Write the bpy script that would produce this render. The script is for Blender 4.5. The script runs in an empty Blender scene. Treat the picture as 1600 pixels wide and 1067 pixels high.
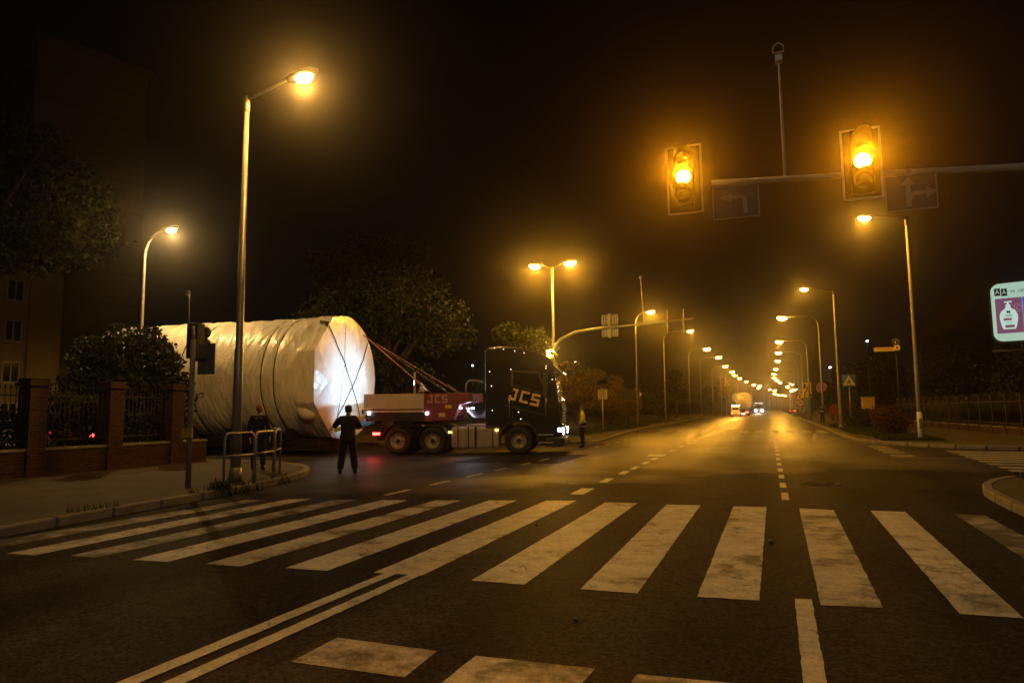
import bpy, bmesh, math, random
import numpy as np
from math import sin, cos, pi, radians as R
from mathutils import Vector, Matrix, noise
random.seed(7)
rng = np.random.default_rng(11)
S = bpy.context.scene
COL = S.collection

# ------------------------------------------------------------------ camera, night sky, moon, exposure
cd = bpy.data.cameras.new('camera'); cam = bpy.data.objects.new('camera', cd); COL.objects.link(cam)
cd.sensor_width = 36.0; cd.lens = 1062.0 / 1600.0 * 36.0; cd.clip_start = 0.1; cd.clip_end = 3000
_p, _r, _y = R(5.815), R(-0.557), R(21.05)
fw0 = Vector((-sin(_y), cos(_y), 0)); rt0 = Vector((cos(_y), sin(_y), 0)); up0 = Vector((0, 0, 1))
fw = fw0 * cos(_p) + up0 * sin(_p); upv = up0 * cos(_p) - fw0 * sin(_p)
rt = rt0 * cos(_r) + upv * sin(_r); upv = upv * cos(_r) - rt0 * sin(_r)
m = Matrix((rt, upv, -fw)).transposed().to_4x4(); m.translation = Vector((0, 0, 1.6))
cam.matrix_world = m
S.camera = cam

w = bpy.data.worlds.new('World'); S.world = w; w.use_nodes = True
nt = w.node_tree
sky = nt.nodes.new('ShaderNodeTexSky'); sky.sky_type = 'NISHITA'; sky.sun_disc = False
sky.sun_elevation = R(28); sky.sun_rotation = R(200)
bg = nt.nodes['Background']; bg.inputs['Strength'].default_value = 0.00022
nt.links.new(sky.outputs['Color'], bg.inputs['Color'])
sl = bpy.data.lights.new('moon_light', 'SUN'); sl.energy = 0.0015; sl.angle = R(0.5); sl.color = (1.0, 0.95, 0.86)
so = bpy.data.objects.new('moon_light', sl); COL.objects.link(so); so.rotation_euler = (R(62), 0, R(200 + 180))

S.view_settings.view_transform = 'Standard'; S.view_settings.look = 'None'
S.view_settings.exposure = 0.0; S.view_settings.gamma = 1.0; S.view_settings.use_curve_mapping = False
S.cycles.use_denoising = True
S.cycles.max_bounces = 5; S.cycles.diffuse_bounces = 2; S.cycles.glossy_bounces = 3; S.cycles.volume_bounces = 0
S.cycles.transparent_max_bounces = 8
S.cycles.sample_clamp_indirect = 2.0
S.cycles.caustics_reflective = False; S.cycles.caustics_refractive = False

LAMP_W = 960.0          # one sodium street lamp
SODIUM = (1.0, 0.42, 0.028)
HAZE = 0.0008

# ------------------------------------------------------------------ materials
MATS = {}
def _new(name):
    mt = bpy.data.materials.new(name); mt.use_nodes = True
    return mt, mt.node_tree, mt.node_tree.nodes['Principled BSDF']
def mat(name, col, rough=0.6, metal=0.0, var=0.15, scale=6.0, bump=0.0, bscale=40.0, coat=0.0, spec=0.5):
    if name in MATS: return MATS[name]
    mt, t, b = _new(name); N = t.nodes; L = t.links
    tc = N.new('ShaderNodeTexCoord'); nz = N.new('ShaderNodeTexNoise'); nz.inputs['Scale'].default_value = scale; nz.inputs['Detail'].default_value = 5
    L.new(tc.outputs['Object'], nz.inputs['Vector'])
    mr = N.new('ShaderNodeMapRange'); mr.inputs[1].default_value = 0.3; mr.inputs[2].default_value = 0.7
    mr.inputs[3].default_value = 1 - var; mr.inputs[4].default_value = 1 + var
    L.new(nz.outputs['Fac'], mr.inputs[0])
    mx = N.new('ShaderNodeVectorMath'); mx.operation = 'SCALE'; mx.inputs[0].default_value = col[:3]
    L.new(mr.outputs[0], mx.inputs['Scale']); L.new(mx.outputs[0], b.inputs['Base Color'])
    b.inputs['Roughness'].default_value = rough; b.inputs['Metallic'].default_value = metal
    b.inputs['Coat Weight'].default_value = coat; b.inputs['Coat Roughness'].default_value = 0.06
    b.inputs['Specular IOR Level'].default_value = spec
    if bump > 0:
        n2 = N.new('ShaderNodeTexNoise'); n2.inputs['Scale'].default_value = bscale; n2.inputs['Detail'].default_value = 4
        L.new(tc.outputs['Object'], n2.inputs['Vector'])
        bp = N.new('ShaderNodeBump'); bp.inputs['Strength'].default_value = bump; bp.inputs['Distance'].default_value = 0.02
        L.new(n2.outputs['Fac'], bp.inputs['Height']); L.new(bp.outputs[0], b.inputs['Normal'])
    MATS[name] = mt
    return mt
def emit(name, col, strength, base=(0.8, 0.8, 0.8)):
    if name in MATS: return MATS[name]
    mt, t, b = _new(name)
    b.inputs['Base Color'].default_value = (*base, 1); b.inputs['Emission Color'].default_value = (*col, 1)
    b.inputs['Emission Strength'].default_value = strength; b.inputs['Roughness'].default_value = 0.3
    try: mt.cycles.emission_sampling = 'NONE' if strength < 200 else 'FRONT'
    except Exception: pass
    MATS[name] = mt
    return mt

def asphalt(name='asphalt', tone=(0.047, 0.043, 0.038)):
    mt, t, b = _new(name); N = t.nodes; L = t.links
    tc = N.new('ShaderNodeTexCoord')
    def noise_(sc, det=5, vec=None, rough=0.6):
        n = N.new('ShaderNodeTexNoise'); n.inputs['Scale'].default_value = sc; n.inputs['Detail'].default_value = det; n.inputs['Roughness'].default_value = rough
        L.new(vec or tc.outputs['Object'], n.inputs['Vector']); return n.outputs['Fac']
    def ramp(f, a, b_, c, d):
        r = N.new('ShaderNodeMapRange'); r.inputs[1].default_value = a; r.inputs[2].default_value = b_; r.inputs[3].default_value = c; r.inputs[4].default_value = d
        L.new(f, r.inputs[0]); return r.outputs[0]
    def mul(a, b_):
        q = N.new('ShaderNodeMath'); q.operation = 'MULTIPLY'; L.new(a, q.inputs[0]); L.new(b_, q.inputs[1]); return q.outputs[0]
    def add(a, b_):
        q = N.new('ShaderNodeMath'); q.operation = 'ADD'; L.new(a, q.inputs[0]); L.new(b_, q.inputs[1]); return q.outputs[0]
    mp = N.new('ShaderNodeMapping'); mp.inputs['Scale'].default_value = (0.9, 0.035, 1); L.new(tc.outputs['Object'], mp.inputs['Vector'])
    big = noise_(0.25); mid = noise_(2.2); grain = noise_(90, 3); streak = noise_(1.0, 4, mp.outputs[0])
    # aggregate speckle
    vo = N.new('ShaderNodeTexVoronoi'); vo.inputs['Scale'].default_value = 60; L.new(tc.outputs['Object'], vo.inputs['Vector'])
    # fine crack network, only in places
    vc = N.new('ShaderNodeTexVoronoi'); vc.feature = 'DISTANCE_TO_EDGE'; vc.inputs['Scale'].default_value = 0.55
    wv = N.new('ShaderNodeVectorMath'); wv.operation = 'MULTIPLY_ADD'
    nv = N.new('ShaderNodeTexNoise'); nv.inputs['Scale'].default_value = 1.6; nv.inputs['Detail'].default_value = 6; L.new(tc.outputs['Object'], nv.inputs['Vector'])
    wv.inputs[1].default_value = (0.9, 0.9, 0); L.new(nv.outputs['Color'], wv.inputs[0]); L.new(tc.outputs['Object'], wv.inputs[2]); L.new(wv.outputs[0], vc.inputs['Vector'])
    crack = ramp(vc.outputs['Distance'], 0.004, 0.012, 0.72, 1.0)
    f = mul(ramp(big, 0.3, 0.7, 0.75, 1.25), ramp(mid, 0.3, 0.7, 0.82, 1.18))
    f = mul(f, ramp(streak, 0.3, 0.7, 0.72, 1.28)); f = mul(f, ramp(grain, 0.3, 0.7, 0.6, 1.4)); f = mul(f, crack)
    f = mul(f, ramp(vo.outputs['Distance'], 0.05, 0.5, 1.25, 0.85))
    v2 = N.new('ShaderNodeTexVoronoi'); v2.inputs['Scale'].default_value = 42; L.new(tc.outputs['Object'], v2.inputs['Vector'])
    vs = N.new('ShaderNodeSeparateColor'); L.new(v2.outputs['Color'], vs.inputs[0]); f = mul(f, ramp(vs.outputs[0], 0.0, 1.0, 0.55, 1.5))
    f = mul(f, ramp(noise_(14, 4), 0.3, 0.7, 0.8, 1.2))
    # wheel tracks polished paler along the lanes, oil-darkened between them
    sX = N.new('ShaderNodeSeparateXYZ'); L.new(tc.outputs['Object'], sX.inputs[0])
    wob = N.new('ShaderNodeMath'); wob.operation = 'MULTIPLY_ADD'; wob.inputs[1].default_value = 3.5; L.new(sX.outputs['X'], wob.inputs[0]); L.new(ramp(noise_(0.35, 3), 0.3, 0.7, -1.2, 1.2), wob.inputs[2])
    sn = N.new('ShaderNodeMath'); sn.operation = 'SINE'; L.new(wob.outputs[0], sn.inputs[0]); f = mul(f, ramp(sn.outputs[0], -1, 1, 0.80, 1.22))
    # drips and stains
    st = noise_(0.9, 8, None, 0.75); f = mul(f, ramp(st, 0.30, 0.44, 0.62, 1.0))
    sc = N.new('ShaderNodeVectorMath'); sc.operation = 'SCALE'; sc.inputs[0].default_value = tone
    L.new(f, sc.inputs['Scale']); L.new(sc.outputs[0], b.inputs['Base Color'])
    # old coarse surfacing in the junction, tyre-polished surfacing beyond it
    sx = N.new('ShaderNodeSeparateXYZ'); L.new(tc.outputs['Object'], sx.inputs[0])
    yy = add(add(sx.outputs['Y'], ramp(big, 0.3, 0.7, -3.0, 3.0)), ramp(sx.outputs['X'], -9.0, 1.0, 9.0, 0.0))
    pol = ramp(yy, 19.0, 46.0, 0.0, 1.0)
    sp = ramp(pol, 0.0, 1.0, 0.004, 0.34); L.new(mul(sp, ramp(streak, 0.3, 0.7, 0.55, 1.3)), b.inputs['Specular IOR Level'])
    rg = add(add(ramp(pol, 0.0, 1.0, 0.54, 0.36), ramp(streak, 0.3, 0.7, -0.07, 0.07)), ramp(mid, 0.3, 0.7, -0.03, 0.05)); L.new(rg, b.inputs['Roughness'])
    bp = N.new('ShaderNodeBump'); bp.inputs['Strength'].default_value = 0.2; bp.inputs['Distance'].default_value = 0.004
    L.new(add(grain, vo.outputs['Distance']), bp.inputs['Height']); L.new(bp.outputs[0], b.inputs['Normal'])
    return mt
M_ASPHALT = asphalt()

def road_paint(name, col, wear=0.35, crack=True):
    mt, t, b = _new(name); N = t.nodes; L = t.links
    tc = N.new('ShaderNodeTexCoord')
    def nz(sc, det=6, r=0.65):
        n = N.new('ShaderNodeTexNoise'); n.inputs['Scale'].default_value = sc; n.inputs['Detail'].default_value = det; n.inputs['Roughness'].default_value = r
        L.new(tc.outputs['Object'], n.inputs['Vector']); return n.outputs['Fac']
    def rmp(f, a, b_, c, d):
        r = N.new('ShaderNodeMapRange'); r.inputs[1].default_value = a; r.inputs[2].default_value = b_; r.inputs[3].default_value = c; r.inputs[4].default_value = d
        L.new(f, r.inputs[0]); return r.outputs[0]
    def mul(a, b_):
        q = N.new('ShaderNodeMath'); q.operation = 'MULTIPLY'; L.new(a, q.inputs[0]); L.new(b_, q.inputs[1]); return q.outputs[0]
    big = nz(1.1, 8, 0.7); fine = nz(70, 3)
    cover = rmp(big, wear - 0.03, wear + 0.09, 0.12, 1.0)
    cover = mul(cover, rmp(fine, 0.30, 0.46, 0.35, 1.0)); cover = mul(cover, rmp(nz(3.2, 7, 0.75), 0.30, 0.62, 0.52, 1.0)); cover = mul(cover, rmp(nz(22, 5, 0.7), 0.3, 0.6, 0.7, 1.0))
    if crack:
        vc = N.new('ShaderNodeTexVoronoi'); vc.feature = 'DISTANCE_TO_EDGE'; vc.inputs['Scale'].default_value = 2.6
        nv = N.new('ShaderNodeTexNoise'); nv.inputs['Scale'].default_value = 5; nv.inputs['Detail'].default_value = 6; L.new(tc.outputs['Object'], nv.inputs['Vector'])
        wv = N.new('ShaderNodeVectorMath'); wv.operation = 'MULTIPLY_ADD'; wv.inputs[1].default_value = (0.4, 0.4, 0)
        L.new(nv.outputs['Color'], wv.inputs[0]); L.new(tc.outputs['Object'], wv.inputs[2]); L.new(wv.outputs[0], vc.inputs['Vector'])
        keep = nz(0.8, 3)
        ck = N.new('ShaderNodeMath'); ck.operation = 'MAXIMUM'
        L.new(rmp(vc.outputs['Distance'], 0.006, 0.02, 0.05, 1.0), ck.inputs[0]); L.new(rmp(keep, 0.40, 0.5, 0.25, 1.0), ck.inputs[1])
        cover = mul(cover, ck.outputs[0])
    mix = N.new('ShaderNodeMix'); mix.data_type = 'RGBA'; mix.inputs[6].default_value = (0.05, 0.046, 0.04, 1); mix.inputs[7].default_value = (*col, 1)
    L.new(cover, mix.inputs[0]); L.new(mix.outputs[2], b.inputs['Base Color'])
    b.inputs['Roughness'].default_value = 0.6; b.inputs['Specular IOR Level'].default_value = 0.1
    bp = N.new('ShaderNodeBump'); bp.inputs['Strength'].default_value = 0.3; bp.inputs['Distance'].default_value = 0.004
    L.new(fine, bp.inputs['Height']); L.new(bp.outputs[0], b.inputs['Normal'])
    return mt
M_ZEBRA = road_paint('zebra_paint', (0.74, 0.73, 0.70), 0.36)
M_LINE = road_paint('line_paint', (0.75, 0.73, 0.66), 0.32)
M_WORN = road_paint('worn_paint', (0.50, 0.48, 0.45), 0.50)
M_WORN2 = road_paint('half_worn_paint', (0.70, 0.68, 0.64), 0.43)

def leafy(name, c1, c2, rough=0.55, trans=0.15):
    mt, t, b = _new(name); N = t.nodes; L = t.links
    g = N.new('ShaderNodeNewGeometry'); cr = N.new('ShaderNodeValToRGB')
    cr.color_ramp.elements[0].color = (*c1, 1); cr.color_ramp.elements[1].color = (*c2, 1)
    L.new(g.outputs['Random Per Island'], cr.inputs[0]); L.new(cr.outputs[0], b.inputs['Base Color'])
    b.inputs['Roughness'].default_value = 0.8; b.inputs['Specular IOR Level'].default_value = 0.15
    return mt
M_LEAF = leafy('leaf_dark', (0.014, 0.026, 0.009), (0.042, 0.052, 0.018))
M_LEAFD = leafy('leaf_shrub', (0.018, 0.028, 0.011), (0.05, 0.06, 0.02))
M_LEAFW = leafy('leaf_autumn_lit', (0.08, 0.085, 0.025), (0.22, 0.13, 0.035))  # autumn leaves brightened so the colour carries lamplight
M_LEAFR = leafy('leaf_red_hedge', (0.05, 0.022, 0.012), (0.09, 0.045, 0.02))
M_GRASS = leafy('grass_blade', (0.03, 0.05, 0.012), (0.07, 0.09, 0.025))
M_BARK = mat('bark', (0.07, 0.052, 0.038), 0.9, bump=0.6, bscale=14)
M_SOIL = mat('soil', (0.06, 0.05, 0.035), 0.95, var=0.35, scale=1.2, bump=0.5, bscale=20)
M_TURF = mat('turf_base', (0.035, 0.045, 0.018), 0.95, var=0.4, scale=2, bump=0.5, bscale=30)
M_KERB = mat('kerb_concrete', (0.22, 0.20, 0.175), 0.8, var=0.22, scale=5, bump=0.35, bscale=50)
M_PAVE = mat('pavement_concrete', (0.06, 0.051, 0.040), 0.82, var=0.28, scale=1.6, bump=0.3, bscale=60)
M_POLE = mat('galvanised_pole', (0.42, 0.40, 0.36), 0.45, 0.55, var=0.18, scale=4)
M_POLEC = mat('concrete_pole', (0.30, 0.27, 0.22), 0.7, var=0.15, scale=5)
M_POLEW = mat('whitewashed_pole', (0.62, 0.62, 0.60), 0.7, var=0.12, scale=5)
M_HOUS = mat('lamp_housing', (0.16, 0.16, 0.16), 0.5)
M_DARK = mat('dark_metal', (0.030, 0.030, 0.032), 0.45, 0.3)
M_IRON = mat('black_iron', (0.016, 0.016, 0.017), 0.55, 0.3)
M_SIGNB = mat('sign_back', (0.22, 0.22, 0.21), 0.5, 0.4)
M_RUB = mat('tyre_rubber', (0.018, 0.018, 0.018), 0.75, bump=0.2)
M_RIM = mat('wheel_rim', (0.36, 0.34, 0.31), 0.5, 0.4)
M_BLACK = mat('black_truck_paint', (0.010, 0.010, 0.012), 0.22, 0.0, coat=0.8)
M_PLAST = mat('black_plastic', (0.018, 0.018, 0.018), 0.55)
M_GLASS = mat('dark_glass', (0.012, 0.013, 0.014), 0.06, spec=0.7)
M_CHROME = mat('chrome', (0.62, 0.60, 0.56), 0.22, 1.0)
M_ALU = mat('aluminium_tank', (0.45, 0.40, 0.34), 0.42, 0.6, var=0.12)
M_REDP = mat('red_trailer_paint', (0.17, 0.025, 0.04), 0.5, var=0.2, scale=4)
M_CREAM = mat('cream_side_panel', (0.52, 0.46, 0.38), 0.55, var=0.12, scale=3)
M_LETTER = mat('reflective_letter', (0.85, 0.60, 0.16), 0.4)
M_LETTERP = mat('pale_letter', (0.50, 0.30, 0.30), 0.5)
M_STRAP = mat('orange_strap', (0.55, 0.17, 0.05), 0.7)
M_STRAPD = mat('dark_strap', (0.045, 0.038, 0.036), 0.7)
def brickwork():
    mt, t, b = _new('red_brick'); N = t.nodes; L = t.links
    tc = N.new('ShaderNodeTexCoord'); sx = N.new('ShaderNodeSeparateXYZ'); L.new(tc.outputs['Object'], sx.inputs[0])
    ad = N.new('ShaderNodeMath'); L.new(sx.outputs['X'], ad.inputs[0]); L.new(sx.outputs['Y'], ad.inputs[1])
    cx = N.new('ShaderNodeCombineXYZ'); L.new(ad.outputs[0], cx.inputs['X']); L.new(sx.outputs['Z'], cx.inputs['Y'])
    br = N.new('ShaderNodeTexBrick'); L.new(cx.outputs[0], br.inputs['Vector']); br.inputs['Scale'].default_value = 1.0
    br.inputs['Brick Width'].default_value = 0.22; br.inputs['Row Height'].default_value = 0.075; br.inputs['Mortar Size'].default_value = 0.008
    br.inputs['Color1'].default_value = (0.12, 0.050, 0.026, 1); br.inputs['Color2'].default_value = (0.055, 0.030, 0.020, 1); br.inputs['Mortar'].default_value = (0.11, 0.10, 0.085, 1)
    nz = N.new('ShaderNodeTexNoise'); nz.inputs['Scale'].default_value = 9; nz.inputs['Detail'].default_value = 6; L.new(tc.outputs['Object'], nz.inputs['Vector'])
    mx = N.new('ShaderNodeMix'); mx.data_type = 'RGBA'; mx.blend_type = 'MULTIPLY'; mx.inputs[0].default_value = 0.7
    L.new(br.outputs['Color'], mx.inputs[6]); L.new(nz.outputs['Color'], mx.inputs[7]); L.new(mx.outputs[2], b.inputs['Base Color'])
    b.inputs['Roughness'].default_value = 0.95; b.inputs['Specular IOR Level'].default_value = 0.2
    bp = N.new('ShaderNodeBump'); bp.inputs['Strength'].default_value = 0.6; bp.inputs['Distance'].default_value = 0.012; bp.invert = True
    L.new(br.outputs['Fac'], bp.inputs['Height']); L.new(bp.outputs[0], b.inputs['Normal'])
    return mt
M_BRICK = brickwork()
M_YEL = mat('yellow_sign', (0.75, 0.50, 0.05), 0.45)
M_WHITE = mat('white_sign', (0.72, 0.70, 0.66), 0.45, var=0.06)
M_BLUE = mat('blue_sign', (0.06, 0.14, 0.55), 0.45, var=0.06)
M_BLK = mat('black_print', (0.010, 0.010, 0.010), 0.7, spec=0.08)
M_RED = mat('red_sign', (0.42, 0.03, 0.03), 0.45)
M_SKIN = mat('skin', (0.45, 0.28, 0.20), 0.55)
M_PLASTER = mat('yellow_plaster', (0.40, 0.33, 0.20), 0.9, var=0.1, scale=1)
M_GREYP = mat('grey_panel', (0.22, 0.205, 0.185), 0.9, var=0.1, scale=0.4)
M_ROOF = mat('roof_tile', (0.10, 0.05, 0.035), 0.85)
M_FRAME = mat('window_frame', (0.60, 0.58, 0.54), 0.5)
M_LAMP = emit('sodium_bowl', (1.0, 0.46, 0.06), 190.0)
M_AMBER = emit('amber_lens', (1.0, 0.50, 0.05), 22.0)
M_WLAMP = emit('white_lamp', (0.85, 0.92, 1.0), 14.0)
M_WSM = emit('white_marker', (1.0, 0.92, 0.80), 3.0)
M_ASM = emit('amber_marker', (1.0, 0.42, 0.05), 14.0)
M_RLAMP = emit('red_lamp', (1.0, 0.03, 0.02), 16.0)

# ------------------------------------------------------------------ mesh helpers
def link(o, parent=None):
    COL.objects.link(o)
    if parent is not None: o.parent = parent
    return o
def tag(o, label=None, cat=None, group=None, kind=None):
    if label: o['label'] = label
    if cat: o['category'] = cat
    if group: o['group'] = group
    if kind: o['kind'] = kind
    return o
def empty(name, loc=(0, 0, 0), rz=0.0, label=None, cat=None, group=None):
    o = bpy.data.objects.new(name, None); COL.objects.link(o); o.location = loc; o.rotation_euler = (0, 0, rz); o.empty_display_size = 0.2
    return tag(o, label, cat, group)
class MB:
    def __init__(s): s.v = []; s.f = []; s.sm = []
    def add(s, vs, fs, smooth=False):
        k = len(s.v); s.v += [tuple(v) for v in vs]; s.f += [tuple(i + k for i in f) for f in fs]; s.sm += [smooth] * len(fs); return s
    def box(s, x0, x1, y0, y1, z0, z1, M=None):
        vs = [Vector(p) for p in ((x0, y0, z0), (x1, y0, z0), (x1, y1, z0), (x0, y1, z0), (x0, y0, z1), (x1, y0, z1), (x1, y1, z1), (x0, y1, z1))]
        if M is not None: vs = [M @ v for v in vs]
        return s.add(vs, [(3, 2, 1, 0), (4, 5, 6, 7), (0, 1, 5, 4), (1, 2, 6, 5), (2, 3, 7, 6), (3, 0, 4, 7)])
    def bar(s, a, b, w, h=None):
        a = Vector(a); b = Vector(b); h = h or w; d = (b - a); L = d.length; q = d.to_track_quat('X', 'Z').to_matrix().to_4x4(); q.translation = a
        return s.box(0, L, -w / 2, w / 2, -h / 2, h / 2, q)
    def tube(s, pts, r, n=10, cap=True):
        pts = [Vector(p) for p in pts]; rs = r if isinstance(r, (list, tuple)) else [r] * len(pts)
        vs = []; fs = []
        prev = None
        for i, p in enumerate(pts):
            d = (pts[min(i + 1, len(pts) - 1)] - pts[max(i - 1, 0)]).normalized()
            if prev is None:
                ref = Vector((0, 0, 1)) if abs(d.z) < 0.9 else Vector((1, 0, 0)); u = d.cross(ref).normalized()
            else:
                u = (prev - d * prev.dot(d)).normalized()
            prev = u; v = d.cross(u)
            vs += [p + (u * cos(2 * pi * k / n) + v * sin(2 * pi * k / n)) * rs[i] for k in range(n)]
        for i in range(len(pts) - 1):
            for k in range(n):
                fs.append((i * n + k, i * n + (k + 1) % n, (i + 1) * n + (k + 1) % n, (i + 1) * n + k))
        s.add(vs, fs, True)
        if cap:
            s.add(vs[:n], [tuple(reversed(range(n)))]); s.add(vs[-n:], [tuple(range(n))])
        return s
    def lathe(s, prof, n=24, M=None, smooth=True, ring=False, cap=True):
        # profile of (radius, z) turned about z
        vs = []; fs = []
        for r, z in prof:
            vs += [Vector((r * cos(2 * pi * k / n), r * sin(2 * pi * k / n), z)) for k in range(n)]
        if M is not None: vs = [M @ v for v in vs]
        for i in range(len(prof) - 1):
            for k in range(n): fs.append((i * n + k, i * n + (k + 1) % n, (i + 1) * n + (k + 1) % n, (i + 1) * n + k))
        if ring:
            q = (len(prof) - 1) * n
            fs += [(q + k, q + (k + 1) % n, (k + 1) % n, k) for k in range(n)]
        s.add(vs, fs, smooth)
        if ring or not cap: return s
        if prof[0][0] > 1e-4: s.add(vs[:n], [tuple(reversed(range(n)))])
        if prof[-1][0] > 1e-4: s.add(vs[-n:], [tuple(range(n))])
        return s
    def prism(s, poly, y0, y1, M=None):
        # polygon in (x, z), extruded along y
        n = len(poly); vs = [Vector((x, y0, z)) for x, z in poly] + [Vector((x, y1, z)) for x, z in poly]
        if M is not None: vs = [M @ v for v in vs]
        fs = [tuple(range(n)), tuple(reversed(range(n, 2 * n)))] + [((k + 1) % n, k, n + k, n + (k + 1) % n) for k in range(n)]
        return s.add(vs, fs)
    def slab(s, poly, z0, z1, bottom=True):
        n = len(poly); vs = [(x, y, z0) for x, y in poly] + [(x, y, z1) for x, y in poly]
        fs = [tuple(range(n, 2 * n))] + [(k, (k + 1) % n, n + (k + 1) % n, n + k) for k in range(n)]
        if bottom: fs.append(tuple(reversed(range(n))))
        return s.add(vs, fs)
    def ball(s, c, r, n=10, sx=1, sy=1, sz=1):
        M = Matrix.Translation(c) @ Matrix.Diagonal((sx, sy, sz, 1))
        k = max(4, n // 2)
        return s.lathe([(max(1e-5, r * sin(pi * i / k)), -r * cos(pi * i / k)) for i in range(k + 1)], n, M)
    def mesh(s, name):
        me = bpy.data.meshes.new(name); me.from_pydata(s.v, [], s.f); me.polygons.foreach_set('use_smooth', s.sm); me.update(); return me
    def build(s, name, m_, parent=None, bevel=0.0, seg=2, loc=None):
        me = s.mesh(name)
        bm = bmesh.new(); bm.from_mesh(me)
        bmesh.ops.remove_doubles(bm, verts=bm.verts, dist=1e-5)
        bmesh.ops.recalc_face_normals(bm, faces=bm.faces)
        if bevel > 0:
            es = [e for e in bm.edges if len(e.link_faces) == 2 and e.calc_face_angle(0) > 0.5]
            bmesh.ops.bevel(bm, geom=es, offset=bevel, segments=seg, profile=0.6, affect='EDGES', clamp_overlap=True)
        bm.to_mesh(me); bm.free()
        me.materials.append(m_)
        o = bpy.data.objects.new(name, me); link(o, parent)
        if loc is not None: o.location = loc
        return o
def children(o): return [c for c in bpy.data.objects if c.parent is o]
KIDS = {}
def copy_tree(o, parent=None, kids=None):
    if kids is None:
        kids = {}
        for c in bpy.data.objects:
            if c.parent is not None: kids.setdefault(c.parent.name, []).append(c)
    c = o.copy(); COL.objects.link(c)
    if parent is not None: c.parent = parent
    for ch in kids.get(o.name, []): copy_tree(ch, c, kids)
    return c
def text_geo(string, size, mat_, name, parent, M, depth=0.004, align='CENTER'):
    cu = bpy.data.curves.new('lettering', 'FONT'); cu.body = string; cu.size = size; cu.align_x = align; cu.align_y = 'CENTER'; cu.extrude = depth; cu.resolution_u = 3
    ob = bpy.data.objects.new('lettering', cu); COL.objects.link(ob)
    dg = bpy.context.evaluated_depsgraph_get(); me = bpy.data.meshes.new_from_object(ob.evaluated_get(dg)); bpy.data.objects.remove(ob)
    me.transform(M); me.materials.clear(); me.materials.append(mat_)
    o = bpy.data.objects.new(name, me); return link(o, parent)
def arc(cx, cy, r, a0, a1, n=8): return [(cx + r * cos(a0 + (a1 - a0) * k / n), cy + r * sin(a0 + (a1 - a0) * k / n)) for k in range(n + 1)]
def point_light(name, parent, loc, watts, col, radius=0.1, spot=None, target=None, blend=0.6, optic=None):
    l = bpy.data.lights.new(name, 'SPOT' if spot else 'POINT'); l.energy = watts; l.color = col; l.shadow_soft_size = radius
    if spot: l.spot_size = spot; l.spot_blend = blend
    if optic:
        # street lantern optics: more light thrown along the road than straight down
        l.use_nodes = True; t = l.node_tree; em = t.nodes['Emission']; ge = t.nodes.new('ShaderNodeNewGeometry'); sx = t.nodes.new('ShaderNodeSeparateXYZ'); ab = t.nodes.new('ShaderNodeMath'); ab.operation = 'ABSOLUTE'
        mr = t.nodes.new('ShaderNodeMapRange'); mr.interpolation_type = 'SMOOTHSTEP'; mr.inputs[1].default_value = 0.45; mr.inputs[2].default_value = 0.97; mr.inputs[3].default_value = 1.0; mr.inputs[4].default_value = optic
        t.links.new(ge.outputs['Incoming'], sx.inputs[0]); t.links.new(sx.outputs['Z'], ab.inputs[0]); t.links.new(ab.outputs[0], mr.inputs[0]); t.links.new(mr.outputs[0], em.inputs['Strength'])
    o = bpy.data.objects.new(name, l); link(o, parent); o.location = loc
    if target is not None: o.rotation_euler = (Vector(target) - Vector(loc)).to_track_quat('-Z', 'Y').to_euler()
    return o

# ------------------------------------------------------------------ ground, road, pavements, kerbs
g = MB(); g.add([(-400, -80, -0.02), (400, -80, -0.02), (400, 900, -0.02), (-400, 900, -0.02)], [(0, 1, 2, 3)])
tag(g.build('ground', M_SOIL), 'dark earth stretching away beside the road', kind='structure')
rd = MB()
rd.add([(-13.5, -60, 0), (3.6, -60, 0), (3.6, 14, 0), (-13.5, 14, 0)], [(0, 1, 2, 3)])
rd.add([(-80, 8, 0), (-13.5, 14, 0), (-13.5, 32, 0), (-80, 27, 0)], [(0, 1, 2, 3)])
rd.add([(3.6, 14, 0), (60, 12, 0), (60, 27, 0), (3.6, 38, 0)], [(0, 1, 2, 3)])
rd.add([(-13.5, 14, 0), (3.6, 14, 0), (3.6, 38, 0), (3.6, 600, 0), (-13.5, 600, 0), (-13.5, 32, 0)], [(0, 1, 2, 3, 4, 5)])
road = tag(rd.build('road', M_ASPHALT), 'wide dark asphalt road with junction shining under the sodium lamps', kind='structure')

KL = [(-9.55, 4.0), (-9.75, 6.2), (-9.95, 8.0), (-10.15, 10.0), (-10.4, 11.6), (-10.75, 13.0), (-11.15, 14.3), (-12.0, 15.6), (-13.3, 16.6), (-15.2, 17.2), (-18.5, 17.3), (-24, 16.8), (-34, 15.8)]
KLF = [(-60, 25.5), (-24, 28.6), (-14.5, 29.4), (-11.2, 29.9), (-9.3, 30.7), (-8.35, 32.0), (-8.2, 33.6), (-8.6, 37), (-9.3, 43.5), (-9.9, 52), (-10.4, 60), (-10.9, 75), (-11.3, 95), (-11.6, 130)]
KRF = [(3.45, 130), (3.45, 60), (3.42, 45), (3.42, 38.5), (3.6, 36.2), (4.05, 34.2), (4.8, 32.6), (5.9, 31.2), (7.6, 30.2), (12, 28.6), (26, 24)]
KRN = [(24, 16.5), (10, 18.9), (6.4, 18.7), (5.0, 17.9), (4.1, 16.7), (3.55, 15.2), (3.4, 13.6), (3.36, 11.8), (3.36, 4)]
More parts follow.
